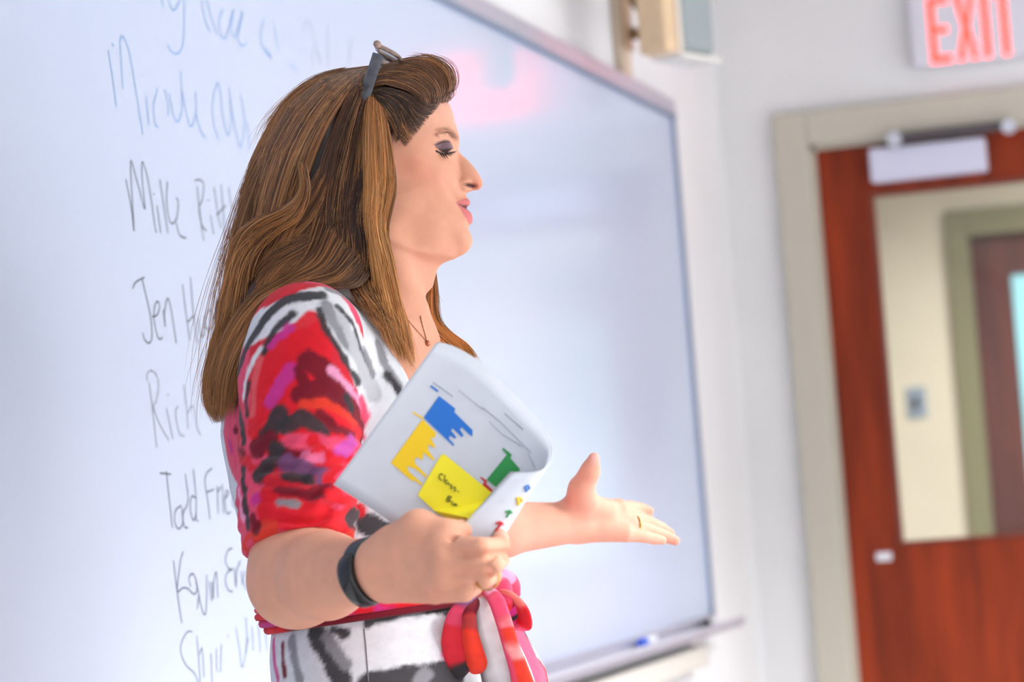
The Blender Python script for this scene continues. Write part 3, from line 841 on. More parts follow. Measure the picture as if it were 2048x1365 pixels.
# legs and hips (under the dress) and feet
hipz = tor_at(.86)
vg = Vol((hipz[0][0] - .30, hipz[0][1] - .27, 0.0), (hipz[0][0] + .30, hipz[0][1] + .27, 1.50), .007)
vg.op(lambda X, Y, Z: np.maximum(torso_fn(-.022)(X, Y, Z), .5 - Z), (hipz[0][0] - .25, hipz[0][1] - .25, .5), (hipz[0][0] + .25, hipz[0][1] + .25, Q(700, 640)[2]), .01)
vg.cone(SHR, SHL, .035, .035, .03)
legp = []
for s_ in (-1, 1):
    hp = np.array([hipz[0][0], hipz[0][1], .60]) + SC * s_ * .085
    kn = np.array([hipz[0][0] + .01, hipz[0][1], .48]) + SC * s_ * .085
    an = np.array([hipz[0][0] - .02, hipz[0][1], .10]) + SC * s_ * .085
    cf = kn * .62 + an * .38 - FC * .012
    vg.chain([hp, kn, cf, an], [.066, .052, .050, .034], .03)
    vg.cone(an, an + FC * .13 + np.array([0, 0, -.062]), .034, .024, .03); legp.append(an)
Vg, Fg = vg.mesh(1)
def tint(V, base=SK):
    c = np.tile(np.array(base), (len(V), 1)); return c * (1 + .04 * vnoise(V, 120))[:, None]
ca, cl, cg = tint(Va, lin((226, 166, 138))), tint(Vl, lin((226, 168, 144))), tint(Vg)
# knuckle and fingertip redness
for V_, c_, pts in ((Va, ca, [m_ for m_ in mcp] + [f_[0][2] for f_ in fing]), (Vl, cl, [Q(1350, 1082, .30), Q(1340, 1068, .322), Q(1298, 1023, .306), Q(1188, 917, .185)])):
    for p_ in pts:
        w = .35 * np.exp(-((V_ - p_) ** 2).sum(1) / .012 ** 2); c_[:] = mixc(c_, (206, 120, 102), w)
# nails
for V_, c_, p_ in ((Va, ca, Q(1004, 1078, -.44)), (Vl, cl, Q(1188, 916, .178))):
    c_[:] = mixc(c_, (238, 196, 190), .7 * np.exp(-((V_ - p_) ** 2).sum(1) / .006 ** 2))
o1, o2, o3 = len(Vh), len(Vh) + len(Va), len(Vh) + len(Va) + len(Vl)
M_skin = attr_mat('skin', 0.55, 0.22, bump=0.15, bscale=700, sss=0.18)
person = np_mesh('person', np.vstack([Vh, Va, Vl, Vg]), np.vstack([Fh, Fa + o1, Fl + o2, Fg + o3]), M_skin, None, np.vstack([ch, ca, cl, cg]))
person.matrix_world = MROOT
tag(person, 'woman with long brown hair in a red, black and white print dress beside the whiteboard', 'person')
def pl_mesh(name, V, F, material, parent=None, smooth=True):
    """mesh given in the person's local frame, parented to the person"""
    me = bpy.data.meshes.new(name); me.from_pydata([tuple(v) for v in V], [], [tuple(f) for f in F])
    if smooth: me.polygons.foreach_set('use_smooth', [True] * len(me.polygons))
    me.update(); return link(name, me, material, parent if parent is not None else person)

# ---------------------------------------------------------------- dress
cuff = Q(592, 1092, -.205); axis_r = (ELR - SHR) / np.linalg.norm(ELR - SHR)
zlo = 0.46
vd = Vol((tor[:, 1].min() - .27, -.27, zlo - .01), (tor[:, 1].max() + .24, .27, Q(700, 545)[2]), .0034)
LO, HI = vd.lo, vd.lo + (vd.n - 1) * vd.h
vd.op(torso_fn(.004), LO, HI, 0)
for b_ in bust: vd.ell(b_ - FC * .018, (.062, .060, .060), .05)
# shoulders and the yoke up to the neck
vd.cone(Q(668, 612, -.075), SHR + np.array([0, .02, -.004]), .034, .050, .03)
vd.cone(Q(780, 640, .07), SHL + np.array([0, -.03, .0]), .036, .045, .05)
# back of the shoulder falling behind the arm
vd.cone(Q(572, 690, -.08), Q(555, 860, -.06), .042, .042, .04)
slv = [Q(612, 676, -.150), Q(604, 760, -.158), Q(598, 900, -.175), Q(594, 1010, -.190), Q(594, 1130, -.207)]
vd.chain(slv[:2] + [Q(606, 850, -.165)], [.0565, .0590, .0480], .025)
vd.cone(Q(655, 730, -.115), Q(655, 860, -.105), .040, .044, .05)
# V neck and neck opening
vbot = tor_at(Q(835, 800)[2])[0] + FC * .150
ctop = Q(775, 560, -.01)
vd.op(cone_fn(np.float32(ctop), np.float32(Q(842, 690, -.075)), .078, .055), np.minimum(ctop, vbot) - .12, np.maximum(ctop, vbot) + .12, .006, 's')
vd.op(cone_fn(np.float32(Q(842, 690, -.075)), np.float32(Q(872, 800, -.145)), .055, .006), Q(760, 850, -.25), Q(960, 640, .05), .006, 's')
vd.op(cone_fn(np.float32(Q(742, 600)), np.float32(Q(752, 430)), .062, .062), Q(742, 640) - .1, Q(742, 540) + .1, .006, 's')
vd.ell(Q(880, 642, .045), (.05, .08, .055), .01, 's')
def hemcut(X, Y, Z): return zlo - Z + 0 * X + 0 * Y
vd.op(hemcut, LO, HI, .004, 'i')
# soft folds of the bodice and skirt
sl, X, Y, Z = vd.sub(LO, HI)
fold = (.0022 * np.sin(95 * (Z + .35 * X) + 6 * Y) * np.exp(-((Z - Q(700, 1160)[2]) / .05) ** 2)
        + .006 * np.sin(13 * np.arctan2(Y - tor[3, 2], X - tor[3, 1])) * np.clip((Q(700, 1330)[2] - Z) / .35, 0, 1))
vd.F += fold.astype(np.float32)
Vd, Fd = vd.mesh(1)
# sleeve of the near arm, ruched, with a turned cuff
vs = Vol(np.minimum(SHR, ELR) - .12, np.maximum(SHR, ELR) + np.array([.14, .14, .08]), .0026)
slv = [Q(612, 676, -.150), Q(604, 760, -.158), Q(598, 900, -.175), Q(594, 1010, -.190), Q(594, 1130, -.207)]
vs.chain(slv, [.058, .0585, .0550, .0530, .0535], .03)
vs.cone(Q(640, 740, -.12), Q(640, 880, -.11), .04, .045, .05)
sl, X, Y, Z = vs.sub(vs.lo, vs.lo + (vs.n - 1) * vs.h)
ph = Z - .28 * X + .25 * Y
wr = np.clip((Q(600, 800)[2] - Z) / .09, 0, 1) * (.35 + .65 * sstep(Q(500, 900, -.18)[0], Q(560, 900, -.18)[0], X))
vs.F += (wr * (.0026 * np.sin(ph * 300 + 3 * np.sin(X * 70 + Z * 31)) + .0016 * np.sin(ph * 470 + 4 * np.sin(X * 55 - Y * 40)))).astype(np.float32)
cn = axis_r * .93 + np.array([.16, -.05, .0]); cn /= np.linalg.norm(cn)
vs.F = np.maximum(vs.F, ((X - cuff[0]) * cn[0] + (Y - cuff[1]) * cn[1] + (Z - cuff[2]) * cn[2]).astype(np.float32))
Vs_, Fs_ = vs.mesh(1)
# far sleeve
vf = Vol(np.minimum(SHL, ELL) - .1, np.maximum(SHL, ELL) + .1, .005)
vf.cone(SHL, ELL * .8 + SHL * .2, .06, .05)
Vf, Ff = vf.mesh(1)

# print: brush strokes placed on the cloth, each a path with a width in centimetres on the body
allV = [L2W(Vd), L2W(Vs_), L2W(Vf)]
bvh = [BVHTree.FromPolygons([tuple(v) for v in V], [tuple(int(i) for i in f) for f in F]) for V, F in zip(allV[:2], (Fd, Fs_))]
def hit(px, py, trees):
    d = Vector(tuple(raydir(px, py))).normalized(); best = None
    for b in trees:
        h = b.ray_cast(Vector(tuple(CAM)), d)
        if h[0] is not None and (best is None or h[3] < best[1]): best = (h[0], h[3])
    if best is None: return None
    p = np.array(best[0]) - ORG
    return np.array([p @ EX, p @ EY, p[2]])
CH, GY, LG, RD, CR, MG, HP, CO, LP, WH, PU = (58, 56, 60), (140, 140, 146), (186, 188, 194), (222, 30, 44), (118, 24, 40), (200, 54, 140), (232, 78, 112), (230, 62, 44), (240, 160, 196), (222, 224, 229), (112, 72, 112)
ST = [  # (points, radius px, colour)
 ([(470, 780), (466, 850), (474, 920), (490, 1000), (505, 1100), (520, 1180)], 48, HP), ([(660, 600), (690, 655), (720, 730), (745, 790)], 36, WH),
 ([(600, 690), (570, 780), (560, 850), (610, 860), (660, 880)], 62, RD), ([(660, 600), (690, 655), (725, 730), (750, 790)], 40, WH),
 ([(505, 660), (540, 640), (600, 620), (640, 600)], 36, WH),
 ([(645, 590), (611, 593), (571, 601), (537, 630), (511, 667), (492, 698), (479, 738), (471, 777), (470, 804)], 11, CH),
 ([(585, 630), (558, 651), (540, 677), (529, 703)], 8, CH),
 ([(560, 700), (520, 780), (508, 850)], 14, HP),
 ([(627, 645), (585, 680), (548, 725), (524, 764), (512, 817), (508, 856)], 22, RD),
 ([(606, 698), (569, 751), (545, 800), (530, 843)], 24, RD),
 ([(579, 656), (556, 674), (545, 690)], 7, MG),
 ([(520, 720), (508, 770), (503, 830)], 6, (226, 90, 96)),
 ([(581, 740), (560, 772), (540, 804)], 12, MG),
 ([(521, 698), (494, 751), (487, 795)], 4, WH),
 ([(497, 767), (492, 804), (494, 830)], 5, CH), ([(479, 825), (485, 856), (487, 883)], 9, CH),
 ([(458, 764), (459, 800), (461, 843), (463, 880)], 6, HP),
 ([(560, 828), (545, 856), (528, 884)], 16, CH), ([(540, 880), (512, 900)], 16, CR),
 ([(653, 619), (685, 645), (703, 688), (722, 725), (748, 785)], 19, LG),
 ([(640, 622), (648, 653), (677, 698), (698, 738), (716, 764)], 6, CH), ([(655, 612), (668, 650), (690, 690)], 9, GY),
 ([(674, 612), (706, 650), (722, 698), (745, 750)], 4, CH), ([(728, 700), (745, 745)], 7, GY), ([(757, 690), (770, 730), (795, 770)], 10, GY), ([(775, 752), (800, 785)], 8, CH),
 ([(658, 580), (690, 595), (716, 615)], 9, GY),
 ([(618, 722), (655, 750), (690, 795), (713, 835), (725, 860)], 20, CR), ([(605, 790), (640, 780), (680, 800)], 20, CR), ([(600, 740), (610, 770)], 10, CR),
 ([(664, 741), (700, 778), (734, 828)], 6, LP), ([(722, 800), (738, 850), (735, 880)], 9, HP),
 ([(693, 796), (703, 820)], 8, CH),
 ([(606, 809), (650, 806), (690, 830), (711, 852)], 8, CO), ([(660, 835), (720, 870)], 9, RD),
 ([(569, 855), (600, 835), (637, 852), (648, 867)], 14, CH), ([(640, 830), (660, 845)], 8, CR),
 ([(664, 858), (705, 874)], 9, CR),
 ([(579, 888), (637, 888), (690, 892)], 15, HP), ([(625, 882), (640, 900)], 10, RD), ([(560, 905), (600, 910)], 9, CR),
 ([(680, 906), (708, 886)], 14, (206, 84, 176)), ([(654, 917), (682, 930)], 14, RD), ([(610, 915), (640, 918)], 9, (226, 110, 150)),
 ([(569, 925), (611, 943), (650, 955)], 15, PU), ([(569, 953), (620, 960)], 9, CH), ([(655, 955), (690, 965)], 12, RD),
 ([(560, 984), (610, 990), (660, 985)], 12, CR), ([(660, 990), (700, 1000)], 11, RD),
 ([(540, 1020), (611, 1037), (690, 1054)], 30, RD), ([(534, 1063), (509, 1097), (520, 1080), (620, 1075), (690, 1075)], 22, CO), ([(600, 1082), (660, 1078)], 5, PU), ([(560, 1005), (590, 1010)], 6, GY),
 ([(517, 951), (540, 924), (553, 900)], 15, CH), ([(509, 890), (520, 905)], 11, CR),
 ([(509, 1003), (520, 995)], 9, MG), ([(505, 1037), (513, 1060)], 9, CR), ([(530, 980), (520, 1020)], 8, RD),
 ([(466, 900), (474, 930)], 10, HP), ([(459, 885), (463, 900)], 5, MG), ([(487, 941), (490, 986), (496, 1054)], 7, CH), ([(478, 980), (487, 1040)], 4, LP), ([(470, 860), (486, 905)], 7, CR),
 ([(519, 1175), (524, 1195)], 8, CR), ([(505, 1090), (512, 1140)], 8, HP),
 ([(700, 1035), (735, 1050), (775, 1068)], 20, CH), ([(690, 1000), (720, 1020)], 12, RD),
 ([(700, 1085), (760, 1090)], 12, WH), ([(690, 960), (760, 930)], 26, HP), ([(760, 960), (860, 1000)], 30, WH), ([(760, 860), (860, 930)], 30, WH), ([(900, 850), (960, 1000)], 30, RD),
 # skirt
 ([(547, 1284), (556, 1359)], 8, (214, 84, 150)), ([(565, 1290), (570, 1350)], 6, CR), ([(583, 1280), (600, 1362)], 9, GY),
 ([(633, 1268), (660, 1312), (684, 1362)], 19, CH), ([(655, 1275), (690, 1330)], 10, GY), ([(668, 1262), (690, 1268)], 8, CH),
 ([(740, 1378), (821, 1360), (900, 1352)], 28, CH), ([(850, 1348), (842, 1365)], 14, GY),
 ([(735, 1248), (765, 1237), (807, 1226), (896, 1222)], 7, CH), ([(800, 1225), (840, 1228)], 4, GY), ([(904, 1215), (903, 1300)], 8, CH), ([(890, 1310), (898, 1300)], 7, (230, 130, 180)),
 ([(1030, 1255), (1050, 1300), (1065, 1360), (1085, 1362)], 62, HP), ([(1015, 1260), (1035, 1310)], 14, RD), ([(1060, 1285), (1072, 1310)], 7, (246, 170, 176)), ([(1040, 1320), (1052, 1365)], 7, (206, 84, 176)),
 ([(560, 1400), (700, 1440), (860, 1420)], 30, GY), ([(1050, 1420), (1080, 1500)], 40, RD), ([(640, 1470), (760, 1520)], 28, RD),
]
NZ = {}
def paint(V, base, ground=WH):
    col = np.tile(np.array(lin(ground)), (len(V), 1))
    n1 = vnoise(V, 26, 3) + .5 * vnoise(V, 60, 4); n2 = vnoise(V + 3.1, 17, 5) + .4 * vnoise(V, 50, 8)
    if base:   # loose all-over print where no measured stroke lies
        col = mixc(col, RD, sstep(.15, .3, n1)); col = mixc(col, CH, sstep(.35, .5, n2)); col = mixc(col, HP, sstep(.25, .4, vnoise(V + 9, 21, 6)) * .8)
    if ground is not WH:
        col = mixc(col, HP, sstep(.1, .35, n1)); col = mixc(col, CR, sstep(.3, .5, n2))
    jag = .0020 * vnoise(V, 120, 9) + .0010 * vnoise(V, 330, 10)
    for pts, r, c in STROKES:
        d = np.full(len(V), 1e9)
        lo, hi = pts.min(0) - r - .03, pts.max(0) + r + .03
        m = ((V > lo) & (V < hi)).all(1)
        if not m.any(): continue
        Vm = V[m]; dm = np.full(len(Vm), 1e9)
        if len(pts) == 1: dm = ((Vm - pts[0]) ** 2).sum(1)
        for a, b in zip(pts[:-1], pts[1:]):
            e = b - a; t = np.clip(((Vm - a) @ e) / (e @ e + 1e-12), 0, 1)
            dm = np.minimum(dm, ((Vm - a - t[:, None] * e) ** 2).sum(1))
        w = sstep(r + .0028, r - .0022, np.sqrt(dm) + jag[m])
        col[m] = mixc(col[m], c, w * .97)
    col *= (1 + .07 * vnoise(V, 90, 12) + .05 * vnoise(V, 300, 13))[:, None]
    return np.clip(col, 0.002, 1)
STROKES = []
for pts, r, c in ST:
    hp_ = [h_ for h_ in (hit(x, y, bvh) for x, y in pts) if h_ is not None]
    if hp_: STROKES.append((np.array(hp_), (r + 1.5) / 1880.0, c))
pxd = px_of(Vd)
cd_ = paint(Vd, False); cd_b = paint(Vd, True)
back_w = sstep(.03, .09, Vd[:, 1] - np.interp(Vd[:, 2], tor[:, 0], tor[:, 2]))
low_w = sstep(Q(700, 1420)[2], Q(700, 1500)[2], Vd[:, 2])
tcx, tcy = np.interp(Vd[:, 2], tor[:, 0], tor[:, 1]), np.interp(Vd[:, 2], tor[:, 0], tor[:, 2])
vv_ = (Vd[:, 0] - tcx) * SC[0] + (Vd[:, 1] - tcy) * SC[1]
shift_ = .05 * sstep(Q(800, 1180)[2], Q(800, 1120)[2], Vd[:, 2])
far_w = sstep(.0, .05, vv_ + shift_)
bw_ = np.maximum(np.maximum(back_w, low_w), far_w)[:, None]
cd_ = cd_ * (1 - bw_) + cd_b * bw_
M_dress = attr_mat('printed_jersey', 0.85, 0.15, bump=0.5, bscale=1400, sheen=0.1, var=0.06, vscale=900)
dress = np_mesh('dress', Vd, Fd, M_dress, person, cd_)
sleeve1 = np_mesh('sleeve', Vs_, Fs_, M_dress, dress, paint(Vs_, False, (212, 40, 56)))
sleeve2 = np_mesh('sleeve', Vf, Ff, M_dress, dress, paint(Vf, True))
# generic painter for sash and bow pieces: colour bands along the ribbon
def band_cols(t, bands, V, seed):
    """t (n,) position along ribbon 0..1; bands [(t0,t1,colour)]"""
    c = np.tile(np.array(lin(RD)), (len(t), 1)); tt = t + .07 * vnoise(V, 45, seed) + .03 * vnoise(V, 130, seed + 3)
    for a, b, k in bands: c = mixc(c, k, sstep(a - .035, a + .035, tt) * (1 - sstep(b - .035, b + .035, tt)))
    return np.clip(c * (1 + .1 * vnoise(V, 160, seed + 1))[:, None], .002, 1)
def ribbon(name, path, width, thick, bands, parent, seed=1, n=60, sides=14, nrm=None, twist=0.0, edge=None):
    """flattened sweep along a path; nrm = direction the flat side faces"""
    P = smooth_path(path, n); T = np.gradient(P, axis=0); T /= np.linalg.norm(T, axis=1)[:, None]
    nr = np.array([0, -1.0, 0]) if nrm is None else np.asarray(nrm, float)
    Wd = np.interp(np.linspace(0, 1, n), np.linspace(0, 1, len(np.atleast_1d(width))), np.atleast_1d(width)) if np.ndim(width) else np.full(n, width)
    Th = np.interp(np.linspace(0, 1, n), np.linspace(0, 1, len(np.atleast_1d(thick))), np.atleast_1d(thick)) if np.ndim(thick) else np.full(n, thick)
    V, tpar, vpar = [], [], []
    for i in range(n):
        B = np.cross(T[i], nr); B /= np.linalg.norm(B) + 1e-9; N = np.cross(B, T[i])
        tw = twist * i / n; B, N = B * math.cos(tw) + N * math.sin(tw), N * math.cos(tw) - B * math.sin(tw)
        for k in range(sides):
            a = 2 * math.pi * k / sides; ca, sa = math.cos(a), math.sin(a)
            ex_ = 1 + .10 * math.sin(3 * a + 2.5 * i / n + seed)
            V.append(P[i] + B * Wd[i] * .5 * math.copysign(abs(ca) ** .8, ca) + N * Th[i] * .5 * math.copysign(abs(sa) ** .7, sa) * ex_)
            tpar.append(i / (n - 1)); vpar.append(ca)
    F = [(i * sides + k, i * sides + (k + 1) % sides, (i + 1) * sides + (k + 1) % sides, (i + 1) * sides + k) for i in range(n - 1) for k in range(sides)]
    V = np.array(V); c = band_cols(np.array(tpar), bands, V, seed)
    if edge is not None: c = mixc(c, edge, sstep(.35, .75, np.array(vpar) + .15 * vnoise(V, 70, seed + 5)))
    # end caps as fans made of quads with a repeated centre are avoided: taper instead
    c0, c1 = len(V), len(V) + 1
    V = np.vstack([V, P[0], P[-1]]); c = np.vstack([c, c[0], c[-1]])
    me_f = np.array(F, int)
    o = np_mesh(name, V[:-2], me_f, M_dress, parent, c[:-2]); return o
# sash: four gathered turns around the waist
def waist_path(zpx0, zpx1, off, a0=0, a1=2 * math.pi, n=90):
    out = []
    for i in range(n):
        t = i / (n - 1); a = a0 + (a1 - a0) * t
        zz = Q(760, zpx0 + (zpx1 - zpx0) * (0.5 - 0.5 * math.cos(a)), 0)[2]
        c, A, B = tor_at(zz)
        out.append(c + FC * (B + off) * math.cos(a) + SC * (A + off) * math.sin(a))
    return out
for j, (z0, off, th_, bands, ed) in enumerate([(1180, .006, .020, [(0, .2, LP), (.3, .5, WH), (.62, .75, HP), (.75, .8, WH), (.85, 1, HP)], None), (1194, .010, .016, [(0, .15, RD), (.2, .3, CR), (.55, .62, CR), (.64, .74, RD), (.74, .80, WH), (.86, 1, MG)], None),
                                       (1208, .009, .014, [(0, .2, CR), (.5, .6, RD), (.65, .72, MG), (.72, .8, RD), (.8, .86, MG), (.86, 1, RD)], None), (1221, .006, .012, [(0, .3, RD), (.4, .6, CR), (.7, 1, CR)], None)]):
    ribbon('sash_fold', waist_path(z0 - 12, z0 + 24, off), th_, .0088, bands, dress, 20 + j, n=120, sides=10, nrm=FC if False else (0, -.3, .95))
# bow at her front
kd = Q(1003, 1186, -.085)[1]
ribbon('sash_knot', QL([(992, 1160, -.07), (998, 1180, -.10), (1000, 1205, -.10), (990, 1222, -.08)]), [.018, .028, .028, .018], [.014, .024, .024, .014], [(0, .3, LP), (.3, .6, HP), (.6, 1, RD)], dress, 31, n=24, sides=16)
ribbon('sash_gather', QL([(985, 1160, -.06), (1010, 1158, -.05), (1024, 1172, -.03), (1030, 1190, -.01)]), [.016, .02, .018, .012], .009, [(0, .5, LP), (.5, 1, HP)], dress, 33, n=24)
ribbon('bow_loop', QL([(998, 1196, -.10), (1018, 1188, -.11), (1042, 1212, -.10), (1050, 1240, -.09), (1042, 1256, -.085), (1022, 1250, -.085), (1004, 1230, -.085), (997, 1206, -.09)]),
       [.016, .02, .02, .018, .018, .016, .016, .016], .006, [(0, .25, (240, 120, 110)), (.25, .55, RD), (.55, .7, HP), (.7, 1, CR)], dress, 35, n=60, nrm=(.5, .1, .85))
ribbon('bow_loop_lining', QL([(1006, 1204, -.075), (1024, 1226, -.07), (1038, 1248, -.07)]), [.022, .03, .014], .006, [(0, .35, CR), (.35, .6, MG), (.6, .8, CH), (.8, 1, MG)], dress, 36, n=24)
ribbon('bow_loop', QL([(962, 1200, -.11), (938, 1212, -.135), (921, 1240, -.14), (915, 1285, -.14), (924, 1330, -.14), (938, 1345, -.14)]), [.014, .022, .03, .034, .032, .020], .010,
       [(0, .12, CH), (.12, .3, PU), (.3, .5, HP), (.5, .78, (228, 52, 66)), (.78, 1, CH)], dress, 38, n=60, nrm=(-.15, -1, 0), edge=None)
ribbon('bow_loop', QL([(962, 1200, -.115), (940, 1225, -.14), (940, 1265, -.145), (947, 1300, -.145), (954, 1328, -.145), (952, 1342, -.14)]), [.010, .014, .017, .020, .022, .014], .012,
       [(0, .25, CR), (.25, .4, (180, 60, 60)), (.4, 1, CO)], dress, 40, n=60, nrm=(.2, -1, 0))
ribbon('sash_tail', QL([(964, 1196, -.12), (972, 1230, -.135), (986, 1275, -.14), (1002, 1320, -.14), (1018, 1375, -.14), (1030, 1450, -.14)]), [.016, .032, .040, .048, .054, .058], .010,
       [(0, 1, (232, 232, 234))], dress, 42, n=70, nrm=(.0, -1, 0), edge=(120, 110, 112))
ribbon('sash_tail', QL([(978, 1185, -.125), (993, 1203, -.15), (1008, 1245, -.155), (1021, 1290, -.155), (1038, 1340, -.15), (1054, 1400, -.15)]), [.013, .017, .017, .017, .020, .026], .008,
       [(0, .15, LP), (.15, .32, HP), (.32, .45, (236, 120, 130)), (.45, .62, CO), (.62, .72, (240, 150, 150)), (.72, 1, CO)], dress, 44, n=70, nrm=(.1, -1, .1), edge=HP)
# seam of the wrap and pocket
def on_dress(pts, lift=.0012): 
    out = []
    for x, y in pts:
        h_ = hit(x, y, bvh)
        if h_ is not None: out.append(h_ + np.array([0, -lift, 0]))
    return np.array(out)
M_seam = mat('dark_seam_thread', (120, 116, 120), 0.9)
for pts in ([(728, 1258), (732, 1300), (737, 1364)],):
    s_ = on_dress([tuple(q) for q in smooth_path(pts, 40)], .0003)
    if len(s_) > 3:
        V, F = tube_arrays(s_, .0007, 5); pl_mesh('seam', V, F, M_seam, dress)

# ---------------------------------------------------------------- hair: cap and strands
hair_px = [(755, 137), (700, 146), (645, 160), (575, 213), (522, 300), (494, 400), (474, 500), (468, 560), (520, 590), (600, 578), (690, 575), (745, 575), (762, 540), (765, 480), (776, 420), (778, 360), (768, 300), (752, 250), (790, 280), (806, 262), (820, 234), (850, 211), (888, 197), (896, 178), (893, 148), (862, 124), (800, 128)]
hp2 = P2(hair_px)
vc = Vol((Q(455, 500)[0], -.11, Q(700, 620)[2]), (Q(915, 300)[0], .11, Q(700, 100)[2]), .003)
sl, X, Y, Z = vc.sub(vc.lo, vc.lo + (vc.n - 1) * vc.h)
xx, zz_ = np.broadcast_arrays(X[:, 0, :], Z[:, 0, :])
sd2 = poly_sd(xx, zz_, hp2)
Wcap = bil(W, xx, zz_) + .0045
bulk = idw_pts = None
xfrontcap = sstep(Q(800, 300)[0], Q(740, 300)[0], xx)
Wfull = .086 * gell(np.clip(-sd2, 0, None) / .055) * xfrontcap
low = sstep(Q(700, 430)[2], Q(700, 560)[2], zz_)
Wfull = Wfull + .008 * low * xfrontcap
Wc = np.where(sd2 < 0, np.maximum(Wcap, Wfull), -.004 - np.maximum(sd2, 0) * 1.2)
Wc = np.where((sd2 < 0) & (Wc < .004), .004, Wc)
vc.F[:] = np.minimum((np.abs(Y) - Wc[:, None, :]) / 1.5, .05)
for p_, r_ in [([Q(600, 520, -.085), Q(540, 600, -.095), Q(482, 690, -.095), Q(448, 800, -.08)], [.035, .030, .020, .010]),
               ([Q(560, 520, .02), Q(500, 620, .03), Q(455, 720, .02), Q(440, 800, .02)], [.05, .04, .022, .008])]:
    vc.chain(p_, r_, .02)
# a taller volume for the falling ends
vt = Vol((Q(400, 800)[0], -.14, Q(440, 860)[2]), (Q(640, 500)[0], .10, Q(600, 500)[2]), .004)
vt.chain([Q(600, 520, -.085), Q(540, 600, -.095), Q(482, 690, -.095), Q(450, 770, -.08), Q(446, 800, -.075)], [.034, .028, .016, .007, .003], .02)
vt.chain([Q(550, 530, .0), Q(500, 630, .0), Q(462, 710, -.01), Q(450, 770, -.02)], [.05, .034, .018, .005], .02)
Vc, Fc = vc.mesh(2); Vt, Ft = vt.mesh(2)
DK, BR, GD, LGD = lin((58, 36, 26)), lin((106, 68, 44)), lin((190, 128, 72)), lin((226, 168, 102))
def capw(x, z):
    i = (x - vc.lo[0]) / vc.h; j = (z - vc.lo[2]) / vc.h
    ok = (i > 0) & (i < Wc.shape[0] - 1.01) & (j > 0) & (j < Wc.shape[1] - 1.01)
    i = np.clip(i, 0, Wc.shape[0] - 2); j = np.clip(j, 0, Wc.shape[1] - 2); a, b = i.astype(int), j.astype(int); u, v = i - a, j - b
    w = Wc[a, b] * (1 - u) * (1 - v) + Wc[a + 1, b] * u * (1 - v) + Wc[a, b + 1] * (1 - u) * v + Wc[a + 1, b + 1] * u * v
    return np.where(ok, w, -1)
def strand_mesh(Pts, rad):
    """Pts (S,n,3) -> three-sided tubes"""
    S, n, _ = Pts.shape
    T = np.gradient(Pts, axis=1); T /= np.linalg.norm(T, axis=2, keepdims=True) + 1e-12
    ref = np.array([0.31, -.9, .3]); N = np.cross(T, ref); N /= np.linalg.norm(N, axis=2, keepdims=True) + 1e-12
    B = np.cross(T, N)
    tt = np.linspace(0, 1, n); prof = np.minimum(1, np.minimum((tt + .03) * 12, (1.02 - tt) * 5))
    R = rad[:, None] * prof[None, :]
    V = np.stack([Pts + (N * math.cos(a) + B * math.sin(a)) * R[..., None] for a in (0, 2.094, 4.189)], 2)   # S,n,3,3
    base = (np.arange(S) * n * 3)[:, None, None] + (np.arange(n - 1) * 3)[None, :, None]
    k = np.arange(3)[None, None, :]; l = (k + 1) % 3
    F = np.stack([base + k, base + l, base + 3 + l, base + 3 + k], -1).reshape(-1, 4)
    return V.reshape(-1, 3), F
HV, HF, HC = [Vc, Vt], [Fc, Ft + len(Vc)], [np.tile(np.array(DK) * .8, (len(Vc), 1)), np.tile(np.array(DK) * 1.1, (len(Vt), 1))]
HN = len(Vc) + len(Vt)
